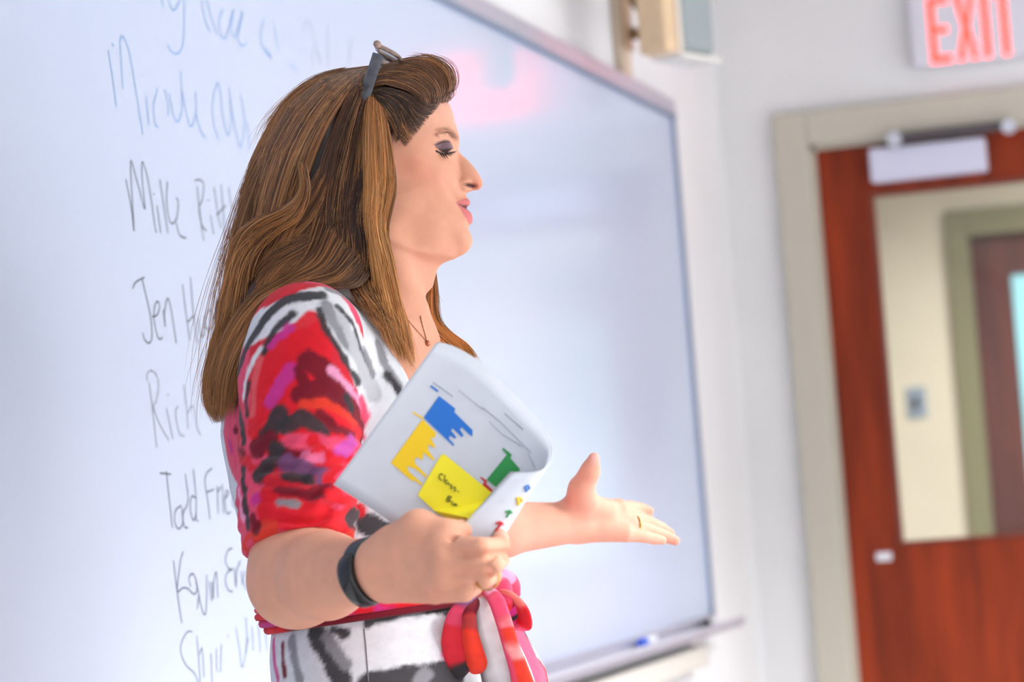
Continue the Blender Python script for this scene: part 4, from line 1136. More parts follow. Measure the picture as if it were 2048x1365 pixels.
def lock(left, right, count, bulge, c_root, c_tip, wav=.0035, rad=.00034, n=20, mirror=False, spread=.0015, jitter=.06, lift=0.0, tips=.25, bright=.22, push=True, pushd=1.0):
    global HN
    Lp, Rp = smooth_path(QL(left), n), smooth_path(QL(right), n)
    if mirror: Lp = Lp * (1, -1, 1); Rp = Rp * (1, -1, 1)
    u = RNG.random(count); u2 = np.clip(u + RNG.normal(0, jitter, count), 0, 1)
    t = np.linspace(0, 1, n)
    U = u[:, None] * (1 - t) + u2[:, None] * t
    # lengths vary so ends feather
    end = 1 - tips * RNG.random(count) ** 1.6; st = .10 * RNG.random(count)
    tt = st[:, None] + (end - st)[:, None] * t[None, :]
    fi = tt * (n - 1); i0 = np.clip(fi.astype(int), 0, n - 2); fr_ = (fi - i0)[..., None]
    Li = Lp[i0] * (1 - fr_) + Lp[i0 + 1] * fr_; Ri = Rp[i0] * (1 - fr_) + Rp[i0 + 1] * fr_
    P = Li * (1 - U[..., None]) + Ri * U[..., None]
    sgn = 1 if not mirror else -1
    depth = RNG.random(count)
    bl = bulge * np.sqrt(np.maximum(1 - (2 * U - 1) ** 2, 0)) * (1 - .5 * depth[:, None]) + lift
    P[..., 1] -= sgn * bl
    # waves shared by neighbours (clumps) plus personal noise
    nc = max(6, count // 45); ph = RNG.random(nc) * 6.28; fq = 5 + 5 * RNG.random(nc); ci = np.clip((u * nc).astype(int), 0, nc - 1)
    w1 = wav * np.sin(tt * fq[ci][:, None] + ph[ci][:, None]) * t
    w2 = wav * .7 * np.sin(tt * (fq[ci] * 1.3)[:, None] + ph[ci][:, None] * 2.1) * t
    P[..., 0] += w1 + spread * RNG.normal(0, 1, count)[:, None] * (.25 + t)
    P[..., 1] += w2 + spread * .7 * RNG.normal(0, 1, count)[:, None]
    P[..., 2] += spread * .5 * RNG.normal(0, 1, count)[:, None] * t
    if push:
        cw = capw(P[..., 0], P[..., 2]) + .0006 + .0050 * (1 - depth[:, None]) * pushd
        y = np.abs(P[..., 1]); P[..., 1] = -sgn * np.where(cw > .002, np.maximum(y, cw), y)
    V, F = strand_mesh(P, rad * (.7 + .7 * RNG.random(count)))
    mixv = np.clip(t[None, :] * 1.05 + .18 * RNG.normal(0, 1, count)[:, None], 0, 1)
    cl_ = RNG.random(nc); br = (1 + bright * (cl_[ci] * 2 - 1) + .18 * RNG.normal(0, 1, count))
    C = (np.array(c_root) * (1 - mixv[..., None]) + np.array(c_tip) * mixv[..., None]) * np.clip(br, .35, 1.9)[:, None, None]
    gcl = RNG.random(nc)[ci]; w3 = np.where(gcl > .80, .45, np.where(gcl < .22, -.5, 0))[:, None, None]
    C = np.where(w3 > 0, C * (1 - w3) + np.array(GD) * 1.15 * w3, C * (1 + w3 * .9))
    hi = RNG.random(count) < .10
    C[hi] = C[hi] * .5 + np.array(LGD) * .5
    C = np.repeat(C[:, :, None, :], 3, 2).reshape(-1, 3)
    HV.append(V); HF.append(F + HN); HC.append(C); HN += len(V)
backL = [(750, 131, .0), (690, 139, 0), (640, 150, 0), (570, 203, 0), (512, 300, 0), (484, 400, 0), (462, 520, -.02), (444, 640, -.04), (420, 730, -.05), (412, 800, -.05), (434, 846, -.05)]
backR = [(750, 134, -.025), (705, 180, -.065), (655, 250, -.086), (615, 350, -.094), (590, 450, -.10), (560, 530, -.105), (515, 610, -.118), (470, 690, -.115), (450, 780, -.10), (458, 850, -.09)]
lock(backL, backR, 2300, .010, BR, GD, n=24, wav=.004, tips=.38)
lock(backL, backR, 900, .002, DK, BR, n=24, wav=.003, lift=-.004, tips=.3)
lock(backL, backR, 700, .010, BR, GD, n=18, mirror=True)
midL = [(750, 131, -.012), (700, 185, -.068), (655, 290, -.090), (625, 400, -.100), (620, 480, -.106), (600, 545, -.118)]
midR = [(748, 150, -.035), (742, 240, -.080), (737, 350, -.096), (735, 450, -.100), (742, 520, -.102), (735, 580, -.105)]
lock(midL, midR, 1800, .009, lin((86, 54, 36)), lin((92, 60, 42)), n=20, wav=.003, bright=.35)
lock(midL, midR, 500, .006, BR, BR, n=16, mirror=True)
lock([(735, 300, -.10), (700, 400, -.104), (690, 480, -.106), (680, 570, -.11)], [(748, 320, -.10), (745, 420, -.10), (750, 500, -.10), (775, 590, -.10)], 700, .006, lin((70, 42, 30)), lin((62, 38, 28)), n=16)
frL = [(744, 146, -.035), (730, 215, -.082), (728, 300, -.102), (732, 400, -.106), (738, 480, -.106), (752, 560, -.108), (768, 640, -.112), (785, 700, -.118)]
frR = [(752, 165, -.035), (774, 240, -.078), (785, 310, -.086), (789, 380, -.090), (771, 460, -.094), (786, 530, -.090), (797, 600, -.090), (815, 675, -.100), (828, 735, -.105)]
lock(frL, frR, 1500, .012, lin((164, 104, 56)), lin((244, 180, 110)), n=24, wav=.0035, bright=.3, tips=.35)
lock(frL, frR, 500, .008, BR, GD, n=18, mirror=True)
# forelock swept up and back from the hairline
lock([(892, 196, -.006), (903, 172, -.012), (886, 136, -.020), (846, 116, -.022), (806, 121, -.022), (765, 134, -.02)],
     [(850, 212, -.050), (838, 190, -.058), (812, 172, -.062), (786, 162, -.064), (764, 160, -.064), (742, 172, -.066)], 1300, .006, lin((112, 72, 48)), lin((120, 78, 48)), n=18, wav=.002, spread=.0018, tips=.1)
lock([(892, 194, .006), (900, 165, .006), (880, 128, .006), (840, 117, .004), (800, 124, .004), (765, 134, .0)],
     [(850, 212, -.050), (838, 190, -.058), (812, 172, -.062), (786, 162, -.064), (764, 160, -.064), (742, 172, -.066)], 500, .006, lin((112, 72, 48)), lin((120, 78, 48)), n=18, mirror=True, tips=.1)
lock([(845, 213, -.052), (824, 196, -.062), (798, 182, -.066), (770, 176, -.068), (742, 180, -.07)],
     [(792, 288, -.070), (788, 262, -.073), (776, 236, -.076), (762, 214, -.077), (744, 196, -.076)], 1100, .002, lin((66, 44, 34)), lin((70, 46, 34)), n=14, wav=.001, spread=.001, tips=.3)
lock([(898, 190, .0), (908, 170, .0), (896, 132, .0), (862, 110, .0), (822, 112, .0)], [(890, 192, -.02), (896, 172, -.025), (880, 136, -.03), (850, 120, -.03), (815, 124, -.03)], 160, .003, BR, GD, n=16, spread=.0035, rad=.00022, tips=.5)
# S-shaped lock
lock([(598, 320, -.112), (602, 380, -.116), (570, 415, -.119), (515, 440, -.116), (478, 480, -.10), (458, 560, -.09), (440, 630, -.08)],
     [(612, 330, -.112), (614, 392, -.120), (590, 440, -.124), (545, 470, -.122), (505, 515, -.116), (485, 600, -.112), (470, 690, -.112)], 600, .003, lin((120, 78, 48)), lin((184, 122, 68)), n=24, wav=.003, tips=.5, spread=.004, jitter=.2)
# swept back over the shoulder
lock([(630, 420, -.108), (605, 500, -.115), (560, 550, -.122), (500, 592, -.124), (456, 655, -.112), (428, 740, -.092), (420, 815, -.08)],
     [(738, 530, -.108), (695, 562, -.128), (630, 570, -.142), (565, 606, -.150), (512, 668, -.150), (478, 745, -.138), (464, 838, -.12)], 1500, .008, lin((92, 58, 38)), lin((178, 118, 66)), n=24, wav=.003, bright=.35)
lock([(700, 520, -.115), (660, 556, -.135), (590, 580, -.148), (530, 625, -.152)], [(745, 545, -.112), (715, 575, -.138), (650, 578, -.150), (590, 598, -.158)], 350, .003, lin((84, 52, 34)), lin((128, 84, 50)), n=14)
# wisps on the chest and behind the neck
lock([(735, 560, -.112), (748, 610, -.125), (770, 660, -.13), (800, 720, -.125)], [(778, 560, -.10), (796, 620, -.10), (812, 680, -.105), (832, 755, -.125)], 150, .004, lin((170, 112, 60)), lin((220, 156, 92)), n=16, spread=.003, tips=.5)
lock([(690, 560, -.125), (705, 590, -.14), (728, 615, -.145), (752, 650, -.145)], [(735, 565, -.115), (750, 600, -.125), (770, 640, -.13), (790, 680, -.13)], 110, .003, BR, GD, n=14, spread=.003, tips=.5)
# lock on the far shoulder
lock([(866, 530, .045), (846, 575, .045), (842, 620, .03), (852, 660, .01), (890, 705, -.02), (925, 730, -.03)], [(870, 535, .05), (876, 590, .06), (880, 640, .05), (905, 668, .03), (940, 694, .01), (957, 728, .0)], 800, .006,
     lin((180, 116, 58)), lin((220, 150, 82)), n=22, wav=.002, spread=.0016, tips=.2, push=False)
lock([(800, 470, .06), (830, 540, .07), (838, 600, .075)], [(860, 480, .055), (868, 550, .065), (874, 610, .075)], 300, .004, BR, GD, n=14, push=False)
lock([(655, 440, -.104), (600, 470, -.110), (545, 500, -.112), (505, 560, -.110), (470, 640, -.10)], [(690, 470, -.106), (650, 520, -.115), (600, 555, -.124), (545, 590, -.13), (500, 650, -.13)], 900, .006, lin((92, 58, 38)), lin((150, 98, 56)), n=20, wav=.004, bright=.4, tips=.4)
lock([(640, 330, -.10), (600, 400, -.106), (560, 450, -.108), (520, 520, -.106), (490, 600, -.10)], [(680, 380, -.10), (650, 450, -.106), (610, 500, -.112), (560, 550, -.118), (520, 610, -.12)], 700, .004, lin((96, 60, 38)), lin((140, 90, 52)), n=20, wav=.005, bright=.4, tips=.4)
lock([(870, 160, -.035), (838, 146, -.045), (800, 144, -.050), (765, 148, -.05), (742, 160, -.055)], [(846, 200, -.056), (818, 182, -.062), (790, 172, -.066), (765, 168, -.067), (742, 178, -.068)], 700, .004, lin((104, 66, 44)), lin((120, 78, 50)), n=14, spread=.002, tips=.2)
# fine hairs softening the hairline
lock([(884, 207, -.030), (858, 206, -.050), (832, 194, -.060), (808, 180, -.066)], [(812, 296, -.068), (800, 276, -.072), (790, 250, -.075), (776, 226, -.078)], 420, .0, lin((110, 76, 58)), lin((84, 56, 42)), n=10, spread=.0022, rad=.0002, tips=.4, wav=.001)
lock([(897, 205, -.006), (906, 186, -.008), (904, 160, -.01)], [(850, 222, -.05), (845, 205, -.055), (828, 186, -.06)], 220, .001, lin((130, 92, 70)), lin((100, 66, 46)), n=10, spread=.002, rad=.00018, tips=.4, wav=.001)
# stray hairs
lock([(575, 215, -.02), (500, 340, -.02), (462, 470, -.03), (432, 600, -.04), (405, 740, -.05), (398, 830, -.05)], [(600, 230, -.06), (525, 350, -.06), (480, 480, -.08), (455, 610, -.09), (430, 740, -.09), (425, 850, -.08)], 130, .004, BR, GD, n=20, spread=.006, rad=.00018, tips=.5, wav=.006)
lock([(700, 132, .0), (620, 155, 0), (545, 225, 0), (500, 310, 0)], [(690, 140, -.03), (620, 170, -.04), (560, 230, -.05), (515, 320, -.06)], 60, .003, BR, GD, n=14, spread=.004, rad=.00018)
M_hair = attr_mat('brown_hair', 0.37, 0.5)
hair = np_mesh('hair', np.vstack(HV), np.vstack(HF), M_hair, person, np.vstack(HC))

# ---------------------------------------------------------------- brows, lashes, necklace, wristband, rings
M_lash = mat('dark_lash', (38, 28, 28), 0.6)
def face_pt(px, py, lift=.0006, side=-1):
    q = Q(px, py, -.035)                                   # first guess of depth, refined on the relief
    for _ in range(3):
        w = float(bil(W, np.array([q[0]]), np.array([q[2]]))[0]); q = Q(px, py, -(w + lift))
    return q * np.array([1, -side, 1]) if side > 0 else q
for side in (-1, 1):
    parts = []
    for (x0, y0), (x1, y1), (x2, y2) in [((902, 305), (908, 304), (914, 302)), ((900, 306), (906, 306), (912, 305)), ((897, 307), (903, 309), (908, 309)), ((894, 308), (899, 311), (903, 313)), ((890, 309), (894, 314), (897, 318)), ((886, 309), (889, 314), (892, 318)), ((881, 307), (884, 312), (887, 316))]:
        p = [face_pt(x0, y0), face_pt(x1, y1, .004), face_pt(x2, y2, .007)]
        if side > 0: p = [q * np.array([1, -1, 1]) for q in p]
        parts.append(tube_arrays(smooth_path(p, 6), np.linspace(.0007, .0002, 6), 5))
    line = [face_pt(x, y, .0004) for x, y in ((872, 302), (880, 306), (889, 309), (898, 307), (907, 304))]
    crease = [face_pt(x, y, .0002) for x, y in ((870, 291), (879, 287), (889, 284), (899, 285))]
    if side > 0: line = [q * np.array([1, -1, 1]) for q in line]; crease = [q * np.array([1, -1, 1]) for q in crease]
    parts.append(tube_arrays(smooth_path(line, 14), .0010, 6))
    V, F = join_arrays(parts); pl_mesh('eyelashes', V, F, M_lash)
    V, F = tube_arrays(smooth_path(crease, 14), np.concatenate([np.linspace(.0002, .0007, 7), np.linspace(.0007, .0003, 7)]), 5); pl_mesh('lid_crease', V, F, mat('lid_crease_shade', (96, 62, 60), 0.7))  # dark thread along the lid fold draws its shade
# eyebrow hairs
rb = np.random.default_rng(5)
for side in (-1, 1):
    parts = []
    for i in range(70):
        t = rb.random() ** .7; path = smooth_path([(876, 270, 0), (884, 266, 0), (900, 264, 0), (912, 273, 0)], 40)
        c = path[int(t * 39)]; x, y = c[0] + rb.normal(0, 1.5), c[1] + rb.normal(0, 3.0) + 2
        a = face_pt(x, y, .0001); b = face_pt(x - 7 + rb.normal(0, 1.5), y - 3 + rb.normal(0, 1.5), .0010)
        if side > 0: a, b = a * np.array([1, -1, 1]), b * np.array([1, -1, 1])
        parts.append(tube_arrays([a, b], [.00018, .00008], 3, cap=False))
    V, F = join_arrays(parts); pl_mesh('eyebrow', V, F, mat('brow_hair', (150, 104, 80), 0.6))

bvh_body = BVHTree.FromPolygons([tuple(v) for v in Vh], [tuple(int(i) for i in f) for f in Fh])
O_loc = np.array([(CAM - ORG) @ EX, (CAM - ORG) @ EY, CAM[2]])
def hit_loc(px, py, tree, lift=.001, default=-.08):
    d = raydir(px, py); dl = np.array([d @ EX, d @ EY, d[2]]); dl /= np.linalg.norm(dl)
    h_ = tree.ray_cast(Vector(tuple(O_loc)), Vector(tuple(dl)))
    if h_[0] is None: return Q(px, py, default)
    return np.array(h_[0]) - dl * lift
M_gold = mat('rose_gold', (196, 132, 104), 0.3, metal=0.9)
ch1 = [hit_loc(x, y, bvh_body) for x, y in smooth_path([(742, 572), (765, 592), (790, 612), (812, 636), (835, 662), (854, 683)], 30)]
ch2 = [hit_loc(x, y, bvh_body) for x, y in smooth_path([(841, 632), (845, 650), (850, 668), (854, 683)], 14)]
for c_ in (ch1, ch2):
    V, F = tube_arrays(c_, [.0009 if i % 2 else .0005 for i in range(len(c_))], 6); pl_mesh('necklace_chain', V, F, M_gold)
bm = bmesh.new(); p = hit_loc(856, 687, bvh_body, .003)
bmesh.ops.create_icosphere(bm, subdivisions=2, radius=.0032, matrix=Matrix.Translation(tuple(p)))
me = bpy.data.meshes.new('necklace_pendant'); bm.to_mesh(me); bm.free(); link('necklace_pendant', me, M_gold, person)

# wristband: dark strap around the wrist with a raised capsule
wa = (WRR - ELR) / np.linalg.norm(WRR - ELR)
bc = ELR + (WRR - ELR) * .93
bvh_arm = BVHTree.FromPolygons([tuple(v) for v in Va], [tuple(int(i) for i in f) for f in Fa])
bn = wa * .9 + np.array([.35, .12, .10]); bn /= np.linalg.norm(bn)
ua = np.cross(bn, (0, 0, 1.0)); ua /= np.linalg.norm(ua); ub = np.cross(bn, ua)
ring = []
for i in range(72):
    a = 2 * math.pi * i / 72; d = ua * math.cos(a) + ub * math.sin(a)
    h_ = bvh_arm.ray_cast(Vector(tuple(bc + d * .10)), Vector(tuple(-d)), .1)
    r = (.10 - h_[3]) if h_[0] is not None else .027
    ring.append((d, r))
rr_ = np.array([r for _, r in ring]); rr_ = np.convolve(np.tile(rr_, 3), np.ones(7) / 7, 'same')[72:144]
Vb, Fb = [], []
hw = .0085
for i, (d, _) in enumerate(ring):
    for s_, e in ((-hw, .0008), (-hw, .0030), (-hw * .6, .0036), (hw * .6, .0036), (hw, .0030), (hw, .0008)):
        Vb.append(bc + d * (rr_[i] + e) + bn * s_)
for i in range(72):
    for k in range(6):
        l = (k + 1) % 6; j = (i + 1) % 72
        Fb.append((i * 6 + k, i * 6 + l, j * 6 + l, j * 6 + k))
band = pl_mesh('wristband', Vb, Fb, mat('dark_teal_rubber', (44, 58, 66), 0.5))
# capsule on the outer side of the wrist (towards the viewer)
ang = max(range(72), key=lambda i: ring[i][0] @ np.array([-.25, -.9, -.38]))
Vb, Fb = [], []
span = 11
for ii in range(-span, span + 1):
    i = (ang + ii) % 72; d = ring[i][0]; w = hw * 1.12 * math.sqrt(max(0, 1 - (ii / (span + .3)) ** 8)); e = .0075 * (1 - (ii / (span + 1)) ** 4) + .003
    for s_, q in ((-w, .0032), (-w, e * .8), (-w * .6, e), (w * .6, e), (w, e * .8), (w, .0032)):
        Vb.append(bc + d * (rr_[i] + q) + bn * s_)
for i in range(2 * span):
    for k in range(6):
        l = (k + 1) % 6; Fb.append((i * 6 + k, i * 6 + l, (i + 1) * 6 + l, (i + 1) * 6 + k))
Fb += [tuple(range(6)), tuple((2 * span) * 6 + k for k in range(6))[::-1]]
pl_mesh('tracker_screen', Vb, Fb, mat('black_gloss', (22, 24, 28), 0.2), band)
# rings
def finger_ring(a, b, t, r, m):
    a, b = np.asarray(a), np.asarray(b); c = a * (1 - t) + b * t; n = (b - a) / np.linalg.norm(b - a)
    u = np.cross(n, (0, 0, 1.0)); u /= np.linalg.norm(u); v = np.cross(n, u)
    V, F = tube_arrays([c + (u * math.cos(x) + v * math.sin(x)) * r for x in np.linspace(0, 2 * math.pi, 28, endpoint=False)], .0011, 6, closed=True)
    pl_mesh('ring', V, F, m)
M_yg = mat('yellow_gold', (206, 170, 92), 0.25, metal=0.9)
finger_ring(fing[2][0][1], fing[2][0][2], .35, .0112, M_yg)
finger_ring(mcl[2], Q(1302, 1062, .285), .12, .0122, M_yg)
# shoes
for an in legp:
    V, F = [], []
    vsx = Vol(an - np.array([.2, .2, .12]), an + np.array([.25, .2, .04]), .006)
    vsx.cone(an + np.array([0, 0, -.05]) - FC * .02, an + FC * .15 + np.array([0, 0, -.082]), .034, .024, .02)
    vsx.cone(an + np.array([0, 0, -.05]) - FC * .035, np.array([an[0], an[1], .012]) - FC * .035, .018, .011, .01)
    vsx.cone(an - FC * .03 + np.array([0, 0, 0.015]), an + FC * .08 + np.array([0, 0, .0]), .03, .02, .006, 's')
    sl, X, Y, Z = vsx.sub(vsx.lo, vsx.lo + (vsx.n - 1) * vsx.h); vsx.F = np.maximum(vsx.F, (.0005 - Z + 0 * X + 0 * Y).astype(np.float32))
    V, F = vsx.mesh(1); np_mesh('shoe', V, F, M_black, person)

# ---------------------------------------------------------------- eyeglasses pushed up on the hair
gl = empty('eyeglasses'); gl.matrix_world = MROOT
tag(gl, 'clear and dark tortoiseshell eyeglasses pushed up on her hair', 'eyeglasses')
M_tort = mat('clear_tortoise_acetate', (150, 128, 118), 0.25, noise=0.35, scale=60)
M_temple = mat('grey_temple_acetate', (74, 76, 84), 0.25, noise=0.3, scale=50)
gA, gB = Q(757, 106), Q(806, 131)                         # upper and lower edge of the lens plane, mid head
vdn = (gB - gA); vdn[1] = 0; hgt = np.linalg.norm(vdn); vdn /= hgt
wdt = np.array([0, 1.0, 0]); gn = np.cross(vdn, wdt)
gc = Q(781, 119); gc[1] = 0
for s_ in (-1, 1):
    cc = gc + wdt * s_ * .034
    out = []
    for a in np.linspace(0, 2 * math.pi, 40, endpoint=False):
        ca, sa = math.cos(a), math.sin(a)
        out.append(cc + wdt * .027 * math.copysign(abs(ca) ** .7, ca) + vdn * (hgt * .47) * math.copysign(abs(sa) ** .7, sa))
    V, F = tube_arrays(out, .0024, 8, closed=True); pl_mesh('rim', V, F, M_tort, gl)
    V = [tuple(o_ + gn * .0006) for o_ in out] + [tuple(cc + gn * .0014)]; pl_mesh('lens', V, [(i, (i + 1) % 40, 40) for i in range(40)], M_glass, gl)
    t0 = gc + wdt * s_ * .066 - vdn * hgt * .42
    V, F = tube_arrays(smooth_path([gc + wdt * s_ * .058 - vdn * hgt * .38, t0], 4), .0042, 8); pl_mesh('hinge', V, F, M_tort, gl)
    te = [(757, 108), (748, 136), (737, 170), (722, 220), (708, 275), (700, 330)]
    yy = [.066, .070, .0790, .074, .070, .070]
    pts = []
    for (x, y), dy_ in zip(te, yy):
        q = Q(x, y, -dy_); q[1] = s_ * dy_; pts.append(q)
    P = smooth_path(pts, 24); V, F = [], []
    T = np.gradient(P, axis=0); T /= np.linalg.norm(T, axis=1)[:, None]
    for i in range(24):
        B = np.cross(T[i], wdt); B /= np.linalg.norm(B)
        wv = .0062 if i < 14 else .0045
        for k in range(8):
            a = math.pi * 2 * k / 8; V.append(P[i] + B * wv * math.cos(a) + wdt * .0022 * math.sin(a))
    F = [(i * 8 + k, i * 8 + (k + 1) % 8, (i + 1) * 8 + (k + 1) % 8, (i + 1) * 8 + k) for i in range(23) for k in range(8)] + [tuple(range(8)), tuple(23 * 8 + k for k in range(8))]
    pl_mesh('temple', V, F, M_temple, gl)
V, F = tube_arrays(smooth_path([gc - wdt * .008 - vdn * .004, gc - vdn * .008, gc + wdt * .008 - vdn * .004], 10), .0022, 8); pl_mesh('bridge', V, F, M_tort, gl)

# ---------------------------------------------------------------- booklet held in the near hand
bk_ = empty('booklet'); bk_.matrix_world = MROOT
tag(bk_, 'white printed booklet with coloured bar charts curled in her near hand', 'booklet')
TOP = [(870, 689, -.400), (905, 700, -.394), (950, 727, -.390), (1000, 773, -.388), (1045, 818, -.388), (1080, 858, -.392), (1096, 890, -.400), (1098, 915, -.412), (1088, 938, -.424), (1063, 949, -.432), (1021, 951, -.436)]
BOT = [(667, 970, -.400), (702, 992, -.394), (748, 1022, -.390), (800, 1060, -.388), (850, 1098, -.388), (905, 1130, -.390), (950, 1135, -.396), (985, 1112, -.412), (984, 1088, -.430), (940, 1085, -.440), (902, 1074, -.444)]
NU, NV = 48, 16
def sheet(dtop, dback, u0=0.0, u1=1.0):
    tp = smooth_path(QL([(x + dtop[0], y + dtop[1], d + dback) for x, y, d in TOP]), NU)
    bt = smooth_path(QL([(x, y, d + dback) for x, y, d in BOT]), NU)
    v = np.linspace(0, 1, NV)[None, :, None]
    return bt[:, None, :] * (1 - v) + tp[:, None, :] * v
def sheet_mesh(G, th):
    nu, nv, _ = G.shape
    du_ = np.gradient(G, axis=0); dv_ = np.gradient(G, axis=1); N = np.cross(du_, dv_); N /= np.linalg.norm(N, axis=2, keepdims=True)
    V = np.concatenate([(G + N * th / 2).reshape(-1, 3), (G - N * th / 2).reshape(-1, 3)]); m = nu * nv; F = []
    for i in range(nu - 1):
        for j in range(nv - 1):
            a, b, c, d = i * nv + j, (i + 1) * nv + j, (i + 1) * nv + j + 1, i * nv + j + 1
            F += [(a, b, c, d), (m + d, m + c, m + b, m + a)]
    bd = [i * nv for i in range(nu)] + [(nu - 1) * nv + j for j in range(1, nv)] + [i * nv + nv - 1 for i in range(nu - 2, -1, -1)] + [j for j in range(nv - 2, 0, -1)]
    for a, b in zip(bd, bd[1:] + bd[:1]): F.append((b, a, m + a, m + b))
    return V, F
M_paper = mat('white_paper', (206, 212, 222), 0.6, noise=0.01, scale=60)
G0 = sheet((0, 0), 0)
V, F = sheet_mesh(G0, .0006); page0 = pl_mesh('page', V, F, M_paper, bk_)
pg_tree = BVHTree.FromPolygons([tuple(v) for v in V], F)
for i, (dt, db) in enumerate((((2, -2), .0014), ((5, -3), .0028), ((7, -5), .0042))):
    V, F = sheet_mesh(sheet(dt, db), .0006); pl_mesh('page', V, F, M_paper, bk_)
def on_page(px, py, lift=.0005): return hit_loc(px, py, pg_tree, lift, -.39)
def c5(x, y): return (650 + x / 3.102, 670 + y / 3.102)
def flat_patch(name, poly_px, material, parent, lift=.0006, step=7.0, th=0.0):
    """flat print: polygon draped on the page"""
    pts = []
    for (x0, y0), (x1, y1) in zip(poly_px, poly_px[1:] + poly_px[:1]):
        n = max(1, int(math.hypot(x1 - x0, y1 - y0) / step))
        for i in range(n): pts.append((x0 + (x1 - x0) * i / n, y0 + (y1 - y0) * i / n))
    bm = bmesh.new(); vs_ = [bm.verts.new(tuple(on_page(x, y, lift))) for x, y in pts]
    es = [bm.edges.new((vs_[i], vs_[(i + 1) % len(vs_)])) for i in range(len(vs_))]
    bmesh.ops.triangle_fill(bm, edges=es, use_beauty=True)
    me = bpy.data.meshes.new(name); bm.to_mesh(me); bm.free()
    return link(name, me, material, parent)
def ink(name, strokes, width, material, parent, lift=.0008, mapper=None):
    parts = []
    for st in strokes:
        P = [on_page(x, y, lift) if mapper is None else mapper(x, y) for x, y in smooth_path([(a, b, 0) for a, b in st], max(6, 5 * len(st)))[:, :2]]
        parts.append(tube_arrays(P, width, 4))
    V, F = join_arrays(parts); return pl_mesh(name, V, F, material, parent)
I_blue, I_yel, I_grn, I_red, I_gry = mat('blue_ink', (20, 112, 206), .6), mat('yellow_ink', (246, 204, 8), .6), mat('green_ink', (36, 146, 72), .6), mat('red_ink', (206, 36, 50), .6), mat('grey_ink', (116, 132, 158), .6)
C5 = lambda L: [c5(*p) for p in L]
flat_patch('printed_blue_bar', C5([(652, 322), (660, 314), (704, 346), (698, 358)]), I_blue, page0)
flat_patch('printed_blue_chart', C5([(708, 380), (808, 458), (802, 480), (915, 592), (914, 632), (895, 620), (848, 575), (836, 588), (860, 625), (848, 636), (792, 580), (782, 595), (815, 636), (806, 646), (776, 626), (768, 643), (803, 682), (795, 690), (612, 515)]), I_blue, page0)
flat_patch('printed_yellow_bar', C5([(540, 484), (546, 477), (612, 514), (606, 524)]), I_yel, page0)
flat_patch('printed_yellow_chart', C5([(605, 524), (690, 610), (680, 640), (656, 640), (686, 696), (675, 702), (641, 680), (640, 715), (681, 775), (671, 780), (612, 732), (604, 782), (582, 764), (556, 765), (560, 800), (636, 878), (628, 888), (556, 830), (526, 822), (510, 815), (520, 850), (604, 925), (597, 936), (552, 902), (545, 912), (408, 795)]), I_yel, page0)
flat_patch('printed_green_chart', C5([(1105, 700), (1160, 745), (1150, 765), (1210, 835), (1200, 850), (1150, 848), (1060, 945), (1003, 900), (1128, 745), (1100, 712)]), I_grn, page0)
flat_patch('printed_red_chart', C5([(965, 880), (1006, 906), (1000, 925), (1042, 965), (1032, 978), (975, 935), (988, 912), (962, 888)]), I_red, page0)
def textline(x0, y0, x1, y1, amp, n):
    return [C5([(x0 + (x1 - x0) * i / n + (amp if i % 2 else -amp) * .5, y0 + (y1 - y0) * i / n + (amp if i % 2 else -amp)) for i in range(n + 1)])]
ink('printed_text', textline(670, 295, 795, 385, 4, 22), .00022, I_gry, page0)
ink('printed_text', textline(830, 345, 985, 470, 3, 26), .0002, I_gry, page0)
ink('printed_text', textline(975, 450, 1090, 545, 5, 20) + textline(1090, 545, 1280, 735, 5, 34) + textline(1020, 540, 1100, 620, 3, 14) + textline(1100, 620, 1230, 700, 3, 22), .0002, I_gry, page0)
ink('printed_text', textline(1115, 490, 1230, 590, 5, 18), .00025, I_gry, page0)
ink('printed_text', textline(1260, 740, 1305, 835, 3, 12), .0002, I_gry, page0)
# coloured numerals on the outside of the curled flap
ink('printed_blue_numeral', [C5([(1240, 945), (1262, 938), (1268, 955), (1245, 968)]), C5([(1240, 945), (1250, 975)])], .0010, I_blue, page0)
ink('printed_yellow_numeral', [C5([(1185, 1020), (1215, 1015), (1222, 1035), (1190, 1050)]), C5([(1195, 1015), (1200, 1060)])], .0012, I_yel, page0)
ink('printed_green_numeral', [C5([(1120, 1100), (1150, 1095), (1160, 1110)]), C5([(1150, 1095), (1125, 1135)])], .0010, I_grn, page0)
ink('printed_red_numeral', [C5([(1060, 1172), (1090, 1165), (1105, 1180)]), C5([(1095, 1170), (1055, 1222)])], .0012, I_red, page0)
# sticky note
note = empty('sticky_note'); note.matrix_world = MROOT
tag(note, 'yellow sticky note with handwriting stuck on the booklet page', 'sticky note')
flat_patch('paper_sheet', C5([(722, 742), (745, 745), (1034, 980), (850, 1190), (690, 1105), (578, 1000), (580, 985)]), mat('yellow_note_paper', (250, 236, 40), .65), note, .0014)
M_pen = mat('dark_pen', (52, 62, 44), .6)
hw_ = [[(735, 870), (715, 865), (708, 890), (725, 905)], [(745, 870), (738, 915)], [(762, 905), (750, 905), (750, 925), (768, 920), (768, 935)], [(790, 930), (778, 935), (790, 950), (775, 955)], [(812, 945), (800, 950), (812, 965), (798, 970)], [(822, 972), (832, 974)],
       [(765, 1000), (752, 1035)], [(765, 1000), (785, 1008), (765, 1020), (780, 1032), (755, 1038)], [(795, 1035), (785, 1050), (800, 1055)], [(805, 1045), (803, 1065)], [(803, 1060), (815, 1052), (818, 1070)], [(826, 1062), (824, 1078), (836, 1066), (838, 1085)], [(848, 1072), (842, 1086), (855, 1090)], [(862, 1082), (858, 1098), (872, 1084), (870, 1098)]]
ink('handwriting', [C5(s_) for s_ in hw_], .00045, M_pen, note, .0022)

